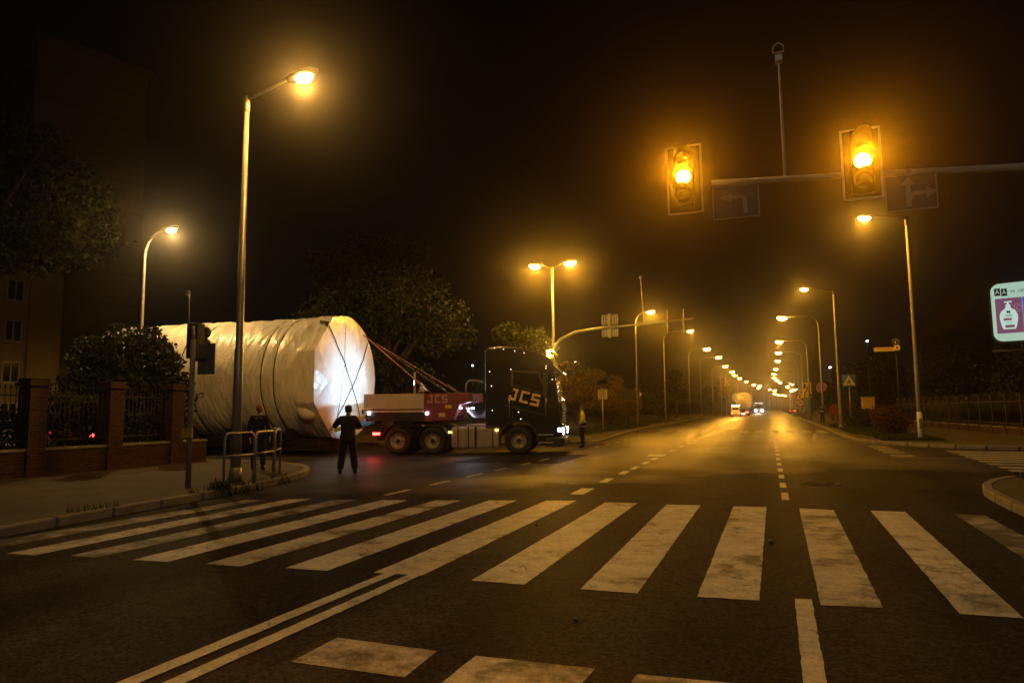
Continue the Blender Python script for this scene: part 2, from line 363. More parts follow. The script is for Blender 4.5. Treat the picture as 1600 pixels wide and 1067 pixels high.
def resample(pl, step):
    P = [Vector(p) for p in pl]
    # Chaikin smoothing then even steps
    for _ in range(2):
        Q = [P[0]]
        for a, b in zip(P[:-1], P[1:]): Q += [a * .75 + b * .25, a * .25 + b * .75]
        P = Q + [P[-1]]
    out = [P[0]]; acc = 0
    for a, b in zip(P[:-1], P[1:]):
        d = (b - a).length; t = 0
        while acc + d - t >= step:
            t += step - acc; acc = 0; out.append(a + (b - a) * (t / d))
        acc += d - t
    return out
stone_mb = MB().box(-0.48, 0.48, -0.08, 0.08, -0.04, 0.135)
stone_me = None
def kerb(line, parent, limit=None):
    global stone_me
    pts = resample(line, 1.0)
    for a, b in zip(pts[:-1], pts[1:]):
        if stone_me is None:
            o = stone_mb.build('kerb_stone', M_KERB, parent, bevel=0.018, seg=1); stone_me = o.data
        else:
            o = bpy.data.objects.new('kerb_stone', stone_me); link(o, parent)
        c = (a + b) / 2; d = b - a; nrm = Vector((-d.y, d.x)).normalized()
        c = c - nrm * 0.0
        o.location = (c.x, c.y, random.uniform(-0.008, 0.008)); o.rotation_euler = (random.uniform(-.012, .012), random.uniform(-.006, .006), math.atan2(d.y, d.x))
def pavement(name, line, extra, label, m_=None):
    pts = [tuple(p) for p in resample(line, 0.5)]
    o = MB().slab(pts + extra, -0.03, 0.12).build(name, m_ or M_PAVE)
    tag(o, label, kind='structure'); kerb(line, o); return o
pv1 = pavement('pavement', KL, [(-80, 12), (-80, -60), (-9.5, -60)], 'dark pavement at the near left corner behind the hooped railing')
pv2 = pavement('pavement', KLF, [(-11.8, 600), (-80, 600)], 'earthy roadside strip on the far left beyond the junction', M_SOIL)
pv3 = pavement('pavement', KRF, [(80, 14 + 4), (80, 600), (3.45, 600)], 'brownish pavement at the far right corner before the iron fence')
pv4 = pavement('pavement', KRN, [(3.3, -60), (80, -60), (80, 9)], 'crumbling earthy corner at the near right', M_SOIL)

def sheet(pts, name, m_, z=0.004, parent=None, label=None):
    # painted and patched edges are never ruler straight: short steps with a few millimetres of raggedness
    out = []
    for (x0, y0), (x1, y1) in zip(pts, pts[1:] + pts[:1]):
        d = math.hypot(x1 - x0, y1 - y0); n = max(1, min(60, int(d / .09))); j = .0022 if d < 12 else 0
        nx, ny = -(y1 - y0) / max(d, 1e-6), (x1 - x0) / max(d, 1e-6)
        for k in range(n):
            e = random.gauss(0, j) if k else 0; out.append((x0 + (x1 - x0) * k / n + nx * e, y0 + (y1 - y0) * k / n + ny * e))
    pts = out
    o = MB().add([(x, y, z) for x, y in pts], [tuple(range(len(pts)))]).build(name, m_, parent or road)
    if label: o['label'] = label
    return o
# asphalt repairs: darker strip along the patched lane (real patch, slightly proud)
M_PATCH = mat('asphalt_patch', (0.036, 0.034, 0.031), 0.58, var=0.2, scale=3, bump=0.4, bscale=120, spec=0.01)
sheet([(0.9, 15.0), (3.1, 15.4), (2.9, 20), (1.2, 19.6)], 'asphalt_patch', M_PATCH, 0.003)
sheet([(-9.5, 19.5), (-6.2, 19.8), (-6.3, 24.2), (-9.6, 23.8)], 'asphalt_patch', M_PATCH, 0.003)
ZEB = [[(-9.25, 10.21), (-8.89, 10.32), (-8.93, 5.41), (-9.48, 5.38)], [(-8.57, 10.53), (-8.14, 10.66), (-8.02, 5.5), (-8.44, 5.46)],
[(-7.69, 10.68), (-7.23, 10.82), (-7.20, 5.64), (-7.60, 5.62)], [(-6.78, 10.94), (-6.3, 11.02), (-6.25, 5.74), (-6.71, 5.68)],
[(-5.81, 11.17), (-5.37, 11.3), (-5.31, 5.82), (-5.77, 5.79)], [(-4.88, 11.45), (-4.39, 11.6), (-4.33, 5.95), (-4.82, 5.91)],
[(-3.89, 11.72), (-3.37, 11.88), (-3.31, 6.08), (-3.83, 6.03)], [(-2.83, 11.8), (-2.29, 11.86), (-2.24, 6.08), (-2.77, 6.06)],
[(-1.79, 11.83), (-1.24, 11.91), (-1.2, 6.12), (-1.71, 6.09)], [(-0.72, 11.94), (-0.21, 12.02), (-0.2, 6.22), (-0.7, 6.17)],
[(0.28, 12.02), (0.78, 11.96), (0.73, 6.32), (0.27, 6.24)], [(1.3, 12.05), (1.78, 12.08), (1.68, 6.36), (1.26, 6.33)],
[(2.42, 12.04), (2.80, 12.03), (2.77, 8.6), (2.36, 8.5)]]
for k, q in enumerate(ZEB): sheet(q, 'zebra_stripe', M_WORN if k in (0, 2, 12) else M_WORN2 if k in (1, 4, 10) else M_ZEBRA)
for q in ([(-2.99, 4.25), (-2.19, 4.24), (-2.17, 3.77), (-3.0, 3.75)], [(-1.91, 4.25), (-1.12, 4.29), (-1.15, 3.80), (-1.92, 3.78)], [(-0.86, 4.29), (-0.1, 4.36), (-0.12, 3.86), (-0.88, 3.82)]):
    sheet(q, 'bicycle_crossing_mark', M_WORN2)
for xa, xb in ((-3.73, -3.60), (-3.47, -3.34)):
    sheet([(xa - 0.06, 0.5), (xb - 0.06, 0.5), (xb + 0.02, 6.1), (xa + 0.02, 6.1)], 'double_centre_line', M_LINE, 0.0075)
sheet([(0.08, 6.38), (0.21, 6.40), (0.20, 1.0), (0.07, 1.0)], 'lane_line', M_LINE)
for y0, y1 in ((13.0, 14.12), (15.0, 15.95), (16.95, 17.9), (18.72, 19.75), (20.74, 21.75), (22.75, 23.85), (24.95, 26.15), (27.2, 28.4), (29.5, 30.7), (31.8, 33.0), (34.2, 35.4), (36.6, 37.8), (39, 40.2), (43, 44.6)):
    c = 0.09 - (y0 - 13) * 0.0085
    sheet([(c - 0.06, y0), (c + 0.06, y0), (c + 0.055, y1), (c - 0.065, y1)], 'lane_dash', M_LINE)
for y0, y1, h in ((12.76, 13.8, .13), (15.0, 15.92, .09), (17.0, 17.95, .09), (18.5, 19.4, .08), (20.3, 21.28, .08), (22.1, 23.0, .09), (26.4, 27.7, .1), (29.4, 30.8, .08), (32.4, 33.8, .08), (35.6, 37, .08)):
    c = -3.62 - (y0 - 12.7) * 0.012
    sheet([(c - h, y0), (c + h, y0), (c + h - .04, y1), (c - h - .04, y1)], 'lane_dash', M_LINE)
sheet([(-4.30, 24.73), (-3.74, 24.9), (-3.62, 23.86), (-4.19, 23.72)], 'lane_arrow_stub', M_LINE)
for y0, y1 in ((11.6, 12.57), (13.44, 14.36), (15.34, 16.26), (17.13, 18.05), (19.1, 19.98), (20.9, 21.8)):
    sheet([(-7.18, y0), (-7.06, y0), (-7.06, y1), (-7.18, y1)], 'turning_guide_dash', M_LINE)
for k in range(6):
    y0 = 28.5 + k * 2.3; sheet([(-7.34 - k * .05, y0), (-7.24 - k * .05, y0), (-7.28 - k * .05, y0 + 1.1), (-7.38 - k * .05, y0 + 1.1)], 'turning_guide_dash', M_LINE)
sheet([(-7.45, 42.5), (-7.33, 42.5), (-8.6, 90), (-8.75, 90)], 'edge_line', M_LINE)
for xa, xb in ((-4.55, -4.42), (-4.28, -4.15)):
    sheet([(xa, 39), (xb, 39), (xb - .6, 190), (xa - .6, 190)], 'double_centre_line', M_LINE)
for k in range(7):
    x0 = -3.35 + k * 1.0; sheet([(x0 - .1, 53.4), (x0 + .42, 53.4), (x0 + .52, 47.9), (x0, 47.9)], 'zebra_stripe', M_ZEBRA)
sheet([(-4, 95), (3.3, 95), (3.3, 92), (-4, 92)], 'stop_line', M_WORN)
for k, y in enumerate((31.75, 30.35, 29.1, 27.8, 26.05)):
    sheet([(3.5, y), (4.14, y), (4.2, y - .5), (3.5, y - .5)], 'bicycle_crossing_mark', M_ZEBRA)
for k, y in enumerate((29.1, 28.05, 27.0, 26.0, 25.0, 24.0, 22.9, 21.7, 20.65, 19.6)):
    x0 = 5.32 + k * -0.0 + (y - 19.6) * 0.042
    sheet([(x0, y), (x0 + 4.6, y - 1.0), (x0 + 4.6, y - 1.5), (x0 - .02, y - .5)], 'zebra_stripe', M_ZEBRA)
sheet([(3.4, 25.0), (5.5, 24.9), (5.5, 24.8), (3.4, 24.9)], 'stop_line', M_LINE)
# manhole: ring and lid, sunk in the lane
mh = empty('manhole_cover', (0.82, 15.95, 0.0)); mh.parent = road
MB().lathe([(0.30, 0.002), (0.30, 0.012), (0.39, 0.012), (0.40, 0.003)], 28, ring=True).build('ring', mat('cast_iron', (0.075, 0.068, 0.06), 0.7, spec=0.05, bump=.3), mh)
MB().lathe([(0.0, 0.009), (0.28, 0.009), (0.285, 0.002)], 28).build('lid', mat('cast_iron_lid', (0.035, 0.032, 0.029), 0.7, spec=0.02, bump=.6, bscale=60), mh)
# flat flap of cardboard lying by the kerb
q = empty('litter', (-7.95, 31.2, 0.0), 0.4, 'flattened dark scrap lying on the road near the man in the yellow jacket', 'litter')
MB().add([(-.5, -.2, .01), (.5, -.22, .02), (.45, .25, .10), (.1, .1, .16), (-.45, .22, .05), (-.5, -.2, .0), (.5, -.22, .0)], [(0, 1, 3), (1, 2, 3), (3, 2, 4), (0, 3, 4), (5, 4, 2, 6)]).build('scrap', M_PLAST, q)
for x, y, r, lb in ((-0.12, 8.9, .03, 'biggest pebble, lying between two zebra stripes right of centre'), (-3.2, 9.2, .022, 'pebble lying on the zebra stripe that ends the double line'), (-1.5, 5.2, .018, 'pebble lying nearest the camera, below the zebra crossing')):
    o = MB().ball((0, 0, r * .6), r, 8, 1.3, .9, .7).build('stone', M_KERB, None, loc=(x, y, 0)); tag(o, lb, 'stone', 'pebbles on the road')

# ------------------------------------------------------------------ haze, added to imitate lens glow round the lamps
hz = MB().box(-130, 130, -70, 640, -1.1, 47).build('haze', M_DARK)
hm = bpy.data.materials.new('lens_glow_haze'); hm.use_nodes = True; t = hm.node_tree; t.nodes.clear()
ou = t.nodes.new('ShaderNodeOutputMaterial'); pv = t.nodes.new('ShaderNodeVolumePrincipled'); pv.inputs['Density'].default_value = HAZE
pv.inputs['Color'].default_value = (0.9, 0.88, 0.85, 1); pv.inputs['Anisotropy'].default_value = 0.95
t.links.new(pv.outputs[0], ou.inputs['Volume']); hz.data.materials.clear(); hz.data.materials.append(hm)
tag(hz, 'thin haze added over the street to give the lamps glow', kind='stuff'); hz.display_type = 'WIRE'

# ------------------------------------------------------------------ foliage
def leaf_mesh(name, blobs, n, size, m_, parent=None, flat=0.0, shell=0.55):
    vol = np.array([b[3] * b[4] * b[5] for b in blobs]) ** 0.67; pr = vol / vol.sum()
    idx = rng.choice(len(blobs), n, p=pr); B = np.array(blobs, float)[idx]
    d = rng.normal(size=(n, 3)); d /= np.linalg.norm(d, axis=1)[:, None]
    r = shell + (1 - shell) * rng.random(n) ** 0.6; r *= (1 + 0.16 * rng.normal(size=n).clip(-2, 2))
    p = B[:, :3] + d * r[:, None] * B[:, 3:6]
    p[:, 2] = np.maximum(p[:, 2], 0.05)
    u = rng.normal(size=(n, 3)); u[:, 2] *= (1 - flat); u /= np.linalg.norm(u, axis=1)[:, None]
    w_ = rng.normal(size=(n, 3)); v = np.cross(u, w_); v /= np.linalg.norm(v, axis=1)[:, None]
    nn = np.cross(u, v)
    s = size * (0.6 + 0.8 * rng.random(n))[:, None]
    V = np.stack([p - u * s * .55, p + v * s * .30 + nn * s * .08 - u * s * .05, p + u * s * .55, p - v * s * .30 + nn * s * .08 - u * s * .05], 1).reshape(-1, 3)
    me = bpy.data.meshes.new(name); me.vertices.add(4 * n); me.vertices.foreach_set('co', V.astype(np.float32).ravel())
    me.loops.add(4 * n); me.loops.foreach_set('vertex_index', np.arange(4 * n, dtype=np.int32))
    me.polygons.add(n); me.polygons.foreach_set('loop_start', np.arange(0, 4 * n, 4, dtype=np.int32)); me.update(calc_edges=True); me.validate()
    me.materials.append(m_)
    return link(bpy.data.objects.new(name, me), parent)
def tree(name, loc, trunk_h, trunk_r, blobs, n, size, m_, label, cat='tree', group=None, limbs=True):
    t = empty(name, loc, 0, label, cat, group)
    tp = Vector((random.uniform(-.2, .2), random.uniform(-.2, .2), trunk_h))
    MB().tube([(0, 0, -0.05), tuple(tp * .3 + Vector((random.uniform(-.1, .1), 0, 0))), tuple(tp * .65), tuple(tp)], [trunk_r * 1.35, trunk_r, trunk_r * .85, trunk_r * .7], 9).build('trunk', M_BARK, t)
    if limbs:
        for b in blobs[:10]:
            a = tp * random.uniform(.55, 1.0); c = Vector(b[:3]); mid = a.lerp(c, .5) + Vector((random.uniform(-.3, .3), random.uniform(-.3, .3), random.uniform(0, .5)))
            MB().tube([a, mid, c, c + (c - mid) * .4], [trunk_r * .5, trunk_r * .3, trunk_r * .16, trunk_r * .05], 6).build('limb', M_BARK, t)
    o = leaf_mesh('crown', blobs, n, size, m_, t); o['kind'] = 'stuff'
    return t
def blob_cloud(n, c, R_, r, zmin=None):
    out = []
    for _ in range(n):
        d = Vector((random.gauss(0, 1), random.gauss(0, 1), random.gauss(0, 1))).normalized() * (random.random() ** .45)
        z = c[2] + d.z * R_[2]
        if zmin is not None and z < zmin: z = zmin + random.random()
        k = r * random.uniform(.65, 1.25); out.append((c[0] + d.x * R_[0], c[1] + d.y * R_[1], z, k, k, k * random.uniform(.6, .85)))
    return out
# great tree behind the wrapped tank
tree('broadleaf_tree', (-19.3, 31.4, 0.12), 3.8, .32, blob_cloud(70, (-.3, 0, 6.6), (5.9, 3.6, 4.0), 1.2, 2.3), 30000, .20, M_LEAF, 'great dark broadleaf tree rising behind the wrapped tank')
tree('broadleaf_tree', (-13.6, 36.0, 0.12), 2.6, .2, blob_cloud(18, (0.1, 0, 4.2), (1.7, 1.7, 2.6), .85, 1.0), 8000, .18, M_LEAF, 'smaller dark tree behind the truck cab, left of the double lamp')
# crown overhanging the fence on the left
tree('overhanging_tree', (-21.8, 11.6, 0.12), 5.2, .2, blob_cloud(46, (1.5, .5, 7.3), (3.1, 2.6, 2.4), .8), 18000, .15, M_LEAF, 'tree on the left whose crown hangs over the tower block')
# bush in front of the tank
bb = blob_cloud(34, (-.35, -.1, 2.95), (2.3, 1.2, 1.55), .6) + [(-2.0, -.3, 3.1, .6, .5, .55), (1.1, .1, 3.5, .6, .5, .55), (1.5, .1, 2.8, .65, .5, .6), (1.9, .2, 2.1, .6, .5, .7), (.4, 0, 3.0, .7, .6, .6), (-2.5, -.5, 2.5, .55, .5, .5), (-1.4, -.2, 3.9, .6, .5, .5), (-.6, -.1, 4.3, .6, .5, .45), (.6, 0, 4.1, .6, .5, .5), (-2.2, -.5, 1.6, .9, .7, .9), (0, 0, 1.5, 2.0, 1.1, 1.3), (-.9, 0, 1.3, 1.3, .9, 1.1), (1.0, 0, 1.5, 1.2, .9, 1.2)]
tree('leafy_bush', (-21.2, 17.75, 0.12), 1.4, .1, bb, 11000, .18, M_LEAFD, 'tall leafy bush standing behind the brick pillars hiding the tank’s left end', 'bush')
hd = [(random.uniform(-.35, .35), y, random.uniform(.5, 1.7), .55, .55, .5) for y in np.arange(-5.5, 3.6, .35)]
tree('fence_hedge', (-18.1, 12.5, 0.12), .7, .07, hd, 9000, .12, M_LEAFD, 'dark clipped hedge growing just behind the pillared fence', 'hedge', limbs=False)
# shrubs and little trees on the far left side of the road
sp = [((-13.4, 48, .1), (0, 0, 3.2), (1.6, 1.6, 2.1), 'autumn coloured small tree behind the blank sign back', 4600), ((-13.2, 58, .1), (0, 0, 2.2), (1.9, 1.8, 1.5), 'low bushy tree between the autumn tree and the diamond sign', 4200),
      ((-13.8, 66, .1), (0, 0, 2.9), (2.1, 2.2, 2.0), 'broad bushy tree standing behind the diamond sign', 5200), ((-14.2, 78, .1), (0, 0, 2.7), (2.0, 2.6, 2.0), 'bushy tree right of the diamond sign', 4600),
      ((-17.5, 52, .1), (0, 0, 2.5), (2.0, 2.0, 2.0), 'dark shrub left of the autumn coloured tree', 4200), ((-15, 95, .1), (0, 0, 2.5), (2.2, 4, 2.0), 'last bushy tree of the left verge before the parked truck', 4000)]
for (lc, c, r, lb, n) in sp:
    tree('roadside_shrub', lc, 1.4, .11, blob_cloud(16, c, r, .75, .7), n, .15, M_LEAFW if 'autumn' in lb or 'behind the diamond' in lb else M_LEAF, lb, 'small tree', 'shrubs on the far left verge')
tree('roadside_tree', (-11.2, 172, .1), 4, .15, blob_cloud(14, (0, 0, 6.6), (1.6, 2.4, 2.2), .9), 2500, .3, M_LEAFW, 'lamplit slender tree above the far wrapped load', 'tree')  # golden leaf colour stands in for lamplight
for x, y, lb in ((-17, 128, 'dark tree far down the left side of the road'), (-18, 210, 'most distant dark tree on the left side of the road'), (11, 148, 'dark tree behind the far right parked cars'), (13.5, 205, 'most distant dark tree on the right side of the road')):
    tree('distant_tree', (x, y, .1), 3, .2, blob_cloud(16, (0, 0, 5.2), (2.4, 3.4, 2.8), 1.2), 2500, .4, M_LEAF, lb, 'tree', 'distant trees')
for x, y, h, lb in ((11.5, 92, 6.5, 'dark tree behind the blue crossing sign'), (16.5, 78, 7.5, 'tall dark tree behind the iron fence, left of the billboard'), (19, 58, 7, 'dark tree behind the billboard')):
    tree('park_tree', (x, y, .1), 3, .22, blob_cloud(30, (0, 0, h - 2.5), (3.6, 3.6, 3.6), 1.4, .6), 9000, .26, M_LEAFD, lb, 'tree', 'trees beyond the iron fence')
rh = [(random.uniform(-.5, .5), y, random.uniform(.4, 1.15), .55, .55, .45) for y in np.arange(-2.6, 2.8, .3)]
tree('red_hedge', (5.75, 42.3, .12), .5, .06, rh, 9000, .10, M_LEAFR, 'reddish clipped hedge beside the blue crossing sign', 'hedge', limbs=False)
rh = [(random.uniform(-.5, .5), y, random.uniform(.4, 1.0), .6, .6, .45) for y in np.arange(-6, 6, .4)]
tree('dark_hedge', (5.9, 58, .12), .5, .06, rh, 6000, .13, M_LEAFD, 'dark low hedge behind the blue crossing sign', 'hedge', limbs=False)
# grass
def grass(name, polys, n, h, label):
    P = []
    for (x0, x1, y0, y1, z), k in polys:
        q = rng.random((int(n * k), 2)); P.append(np.stack([x0 + q[:, 0] * (x1 - x0), y0 + q[:, 1] * (y1 - y0), np.full(len(q), z)], 1))
    p = np.concatenate(P); m = len(p); a = rng.random(m) * 2 * pi; hh = h * (0.4 + 0.9 * rng.random(m)); wd = 0.008 + 0.012 * rng.random(m)
    dx = np.stack([np.cos(a), np.sin(a), np.zeros(m)], 1) * wd[:, None]; lean = rng.normal(size=(m, 3)) * (hh * .35)[:, None]; lean[:, 2] = hh
    V = np.stack([p - dx, p + dx, p + lean], 1).reshape(-1, 3)
    me = bpy.data.meshes.new(name); me.vertices.add(3 * m); me.vertices.foreach_set('co', V.astype(np.float32).ravel()); me.loops.add(3 * m)
    me.loops.foreach_set('vertex_index', np.arange(3 * m, dtype=np.int32)); me.polygons.add(m); me.polygons.foreach_set('loop_start', np.arange(0, 3 * m, 3, dtype=np.int32)); me.update(calc_edges=True)
    me.materials.append(M_GRASS); o = link(bpy.data.objects.new(name, me)); tag(o, label, 'grass', kind='stuff')
for nm, pts, lb in (('verge', [(4.4, 35), (5.3, 33.0), (6.9, 33.6), (6.9, 70), (3.9, 70), (3.75, 38)], 'grass strip round the right lamp post'),
                    ('verge', [(-10.6, 36.5), (-10.2, 42), (-11.3, 60), (-12.4, 100), (-30, 100), (-30, 36)], 'rough green verge under the shrubs on the left')):
    tag(MB().slab(pts, 0.10, 0.128).build(nm, M_TURF), lb, kind='structure')
grass('grass', [((4.4, 6.8, 34.2, 42, .125), .5), ((3.95, 6.8, 42, 62, .125), .5)], 14000, .14, 'short grass on the strip round the right lamp post')
grass('grass', [((-13.5, -10.6, 38, 62, .125), .6), ((-16, -11.8, 62, 90, .125), .4)], 14000, .22, 'rough grass on the verge under the left shrubs')
grass('grass', [((4.6, 7.0, 15.2, 17.6, .12), .5), ((4.3, 7, 12, 15.2, .12), .5)], 3500, .12, 'grass patch on the near right corner')
grass('weed_tufts', [((-10.5, -10.0, 10.0, 11.6, .0), .3), ((-10.15, -9.9, 7.4, 8.2, .0), .2), ((-11.1, -10.4, 11.4, 13.2, .0), .3), ((-10.4, -10.1, 10.4, 10.8, .12), .2)], 500, .22, 'weeds growing out of the gutter by the railing')

# ------------------------------------------------------------------ buildings
def window(parent, M, wd, hh, lit=None):
    fr = MB()
    for (a, b, c, d) in ((-wd / 2, wd / 2, 0, .08), (-wd / 2, wd / 2, hh - .08, hh), (-wd / 2, -wd / 2 + .08, .08, hh - .08), (wd / 2 - .08, wd / 2, .08, hh - .08), (-.04, .04, .08, hh - .08)):
        fr.box(a, b, -.05, .04, c, d, M)
    f = fr.build('window', M_FRAME, parent)
    MB().box(-wd / 2 + .08, wd / 2 - .08, .0, .02, .08, hh - .08, M).build('pane', lit or M_GLASS, f)
    MB().box(-wd / 2 - .08, wd / 2 + .08, -.14, -.05, -.06, 0.0, M).build('sill', M_FRAME, f)
# tall slab block
tb = empty('tower_block', (-58.28, 37.57, 0), math.atan2(8.65, 2.97), 'tall dark concrete tower block rising at the far left', 'apartment block')
MB().box(0, 9.15, 0, 16, 0, 34.2).build('wall', M_GREYP, tb)
MB().box(-.3, 9.4, -.3, 16.3, 34.2, 34.7).build('roof_edge', M_GREYP, tb)
for k in range(11):
    for j in range(4):
        window(tb, Matrix.Translation((-.012, 2.2 + j * 3.8, 2.0 + k * 2.9)) @ Matrix.Rotation(-pi / 2, 4, 'Z'), 1.5, 1.4)
# joints between the prefabricated panels on the gable
for k in range(1, 12): MB().box(-.01, 9.16, -.02, -.001, k * 2.9 - .02, k * 2.9 + .02).build('panel_joint', M_DARK, tb)
# lower pale house
yb = empty('plaster_house', (-49.14, 34.66, 0), math.atan2(4.28, .01) , 'pale yellow plastered house with dark windows behind the left fence', 'house')
# local x runs along the street facade away from the corner (towards the left)
MB().box(-9, 0, -.0, 9, 0, 12.0).build('wall', M_PLASTER, yb)
MB().prism([(-9.4, 12.0), (.4, 12.0), (-.6, 13.6), (-8.4, 13.6)], -.4, 9.4).build('roof', M_ROOF, yb)
MB().tube([(-2.45, -.1, 0), (-2.45, -.1, 12)], .055, 8).build('downpipe', M_GREYP, yb)
for k in range(4):
    for xx in (-3.4, -6.6):
        window(yb, Matrix.Translation((xx, -.012, 1.0 + k * 2.85)), 1.15, 1.5)
# gabled house in the dark on the right
gh = empty('gabled_house', (22, 92, 0), .25, 'dark gabled house barely seen behind the right trees', 'house')
MB().box(-5, 5, -4, 4, 0, 9).build('wall', mat('dark_plaster', (.07, .06, .045), .9), gh); MB().prism([(-5.6, 9), (5.6, 9), (0, 15.5)], -4.4, 4.4).build('roof', M_ROOF, gh)
for xx in (-2, 2): window(gh, Matrix.Translation((xx, -4.012, 4.5)), 1.2, 1.6)

# ------------------------------------------------------------------ pillared brick fence on the left
FX = -17.05
bf = empty('brick_fence', (FX, 11.43, .12), 0, 'brick pillared fence with iron bars and low wall on the left', 'fence')
for y in (-4.2, -2.1, 0.0, 2.14, 4.2):
    p = MB().box(-.22, .22, y - .22, y + .22, -.02, 2.2).build('pillar', M_BRICK, bf)
    MB().box(-.28, .28, y - .28, y + .28, 2.2, 2.28).box(-.235, .235, y - .235, y + .235, 2.28, 2.38).build('pillar_cap', M_KERB if False else M_BRICK, p)
for a, b in ((-4.2, -2.1), (-2.1, 0), (0, 2.14), (2.14, 4.2), (4.2, 5.4)):
    lo, hi = a + .22, b - (.22 if b < 5 else 0)
    MB().box(-.15, .15, lo, hi, -.02, .62).build('low_wall', M_BRICK, bf)
    MB().box(-.18, .18, lo + .002, hi - .002, .62, .68).build('coping', M_KERB, bf)
    if b > 5: continue
    for z in (.85, 1.95): MB().box(-.02, .02, lo, hi, z, z + .04).build('rail', M_IRON, bf)
bar_me = None
for a, b in ((-4.2, -2.1), (-2.1, 0), (0, 2.14), (2.14, 4.2)):
    n = 13
    for k in range(n):
        y = a + .22 + (b - a - .44) * (k + .5) / n
        if bar_me is None:
            o = MB().tube([(0, 0, .68), (0, 0, 2.12)], .012, 6).lathe([(.012, 2.12), (.03, 2.14), (.0001, 2.24)], 6).build('fence_bar', M_IRON, bf); bar_me = o.data
        else: o = bpy.data.objects.new('fence_bar', bar_me); link(o, bf)
        o.location = (0, y, 0)

# ------------------------------------------------------------------ iron fence with arches on the right, on a brick footing
rf = empty('iron_fence', (11.6, 41.5, .12), math.atan2(24.85, -1.13), 'black iron fence of arched panels on a red brick footing at right', 'fence')
brick_me = None
for k in range(-6, 14):
    x0 = k * 2.1
    MB().box(x0 - .16, x0 + .16, -.16, .16, 0, .42).build('footing_pier', M_BRICK, rf)
    MB().box(x0 + .17, x0 + 1.93, -.12, .12, 0, .34).build('footing', M_BRICK, rf)
    MB().box(x0 + .17, x0 + 1.93, -.15, .15, .34, .39).build('coping', M_KERB, rf)
    MB().box(x0 - .04, x0 + .04, -.04, .04, .42, 2.2).build('fence_post', M_IRON, rf)
    pn = MB()
    for z in (.55, 1.7): pn.box(x0 + .05, x0 + 2.05, -.018, .018, z, z + .035)
    for j in range(13): pn.tube([(x0 + .15 + j * .15, 0, .42), (x0 + .15 + j * .15, 0, 1.7 + .5 * sin(pi * (j + .6) / 13.2))], .011, 5)
    for rr in (.95, .78):
        pn.tube([(x0 + 1.05 + rr * cos(a), 0, 1.72 + rr * .55 * sin(a)) for a in np.linspace(0, pi, 13)], .016, 5)
    pn.build('arched_panel', M_IRON, rf)

# ------------------------------------------------------------------ street lamps
def street_lamp(x, y, h, arm, kind='straight', side=-1, label='', detail=True, watts=None, white_base=False, group='street lamps along the road', pole=None, bowl_s=1.0, z0=.12, light=True, col=SODIUM, optic=.28):
    """arm: list of arm vectors in xy; kind straight / curved"""
    n = 12 if detail else 6
    L = empty('street_lamp', (x, y, z0), 0, label, 'street lamp', group)
    M_ = pole or M_POLE
    if kind == 'curved':
        ax, ay = arm[0]; ln = math.hypot(ax, ay); c = min(ln, 1.0)
        pts = [(0, 0, 0), (0, 0, h * .5), (0, 0, h - c)] + [(ax / ln * c * (1 - cos(a)), ay / ln * c * (1 - cos(a)), h - c + c * sin(a)) for a in np.linspace(.25, pi / 2, 5)] + [(ax * .96, ay * .96, h + .02)]
        MB().tube(pts, [.085, .07, .055, .05, .045, .04, .04, .038, .035], n).build('pole', M_, L)
    else:
        MB().tube([(0, 0, 0), (0, 0, h * .33), (0, 0, h * .335), (0, 0, h)], [.115, .10, .085, .055], n).build('pole', M_, L)
        MB().tube([(0, 0, h - .35), (0, 0, h + .04)], .075, n).build('pole_cap', M_, L)
        if white_base: MB().tube([(0, 0, 0), (0, 0, 1.25)], [.124, .118], n).build('painted_base', M_POLEW, L)
        else: MB().tube([(0, 0, 0), (0, 0, .3)], [.15, .13], n).build('pole_base', M_, L)
        MB().box(-.06, .06, -.125, -.09, .5, .95).build('service_hatch', M_SIGNB, L)
    for ax, ay in arm:
        ln = math.hypot(ax, ay); dx, dy = ax / ln, ay / ln; rise = .25 if kind == 'straight' else 0.02
        M = Matrix.Translation((ax, ay, h + rise)) @ Matrix.Rotation(math.atan2(dy, dx), 4, 'Z') @ Matrix.Rotation(-.09, 4, 'Y')
        if kind == 'straight': MB().tube([(dx * .03, dy * .03, h - .05), (ax, ay, h + rise)], [.035, .028], 8).build('arm', M_, L)
        hs = MB().lathe([(1e-4, -.10), (.11, -.07), (.15, .1), (.16, .35), (.13, .6), (.05, .72), (1e-4, .74)], 14, M @ Matrix.Rotation(pi / 2, 4, 'Y') @ Matrix.Diagonal((.55, 1, 1, 1))).build('luminaire', M_HOUS, L)
        bw = MB().lathe([(1e-4, -.13), (.06, -.125), (.11, -.09), (.14, -.03), (.145, 0), (1e-4, .01)], 16, M @ Matrix.Translation((.36, 0, -.075)) @ Matrix.Diagonal((1.55 * bowl_s, 1 * bowl_s, 1.0 * bowl_s, 1))).build('lamp_bowl', M_LAMP, L)  # bowls of many lamps are oversized to imitate glare
        if light:
            p = M @ Vector((.36, 0, -.19 - .13 * bowl_s)); point_light('lamp_light', L, p, watts or LAMP_W, col, .09, spot=R(178), target=p - Vector((0, 0, 1)), blend=.16, optic=optic)
    return L
# near left lamp, arm over the road
street_lamp(-11.1, 11.9, 8.75, [(1.22, .02)], 'straight', label='tall grey lamp post nearest the camera, rising through the hooped railing', watts=LAMP_W * 2.0, col=(1.0, .49, .085), optic=.08)
# lamp on the side street behind the bush
street_lamp(-23.8, 20.1, 8.9, [(1.0, .02)], 'curved', label='slim curved lamp post behind the bush in front of the tank', watts=LAMP_W * 1.3, col=(1.0, .60, .20), optic=.95)
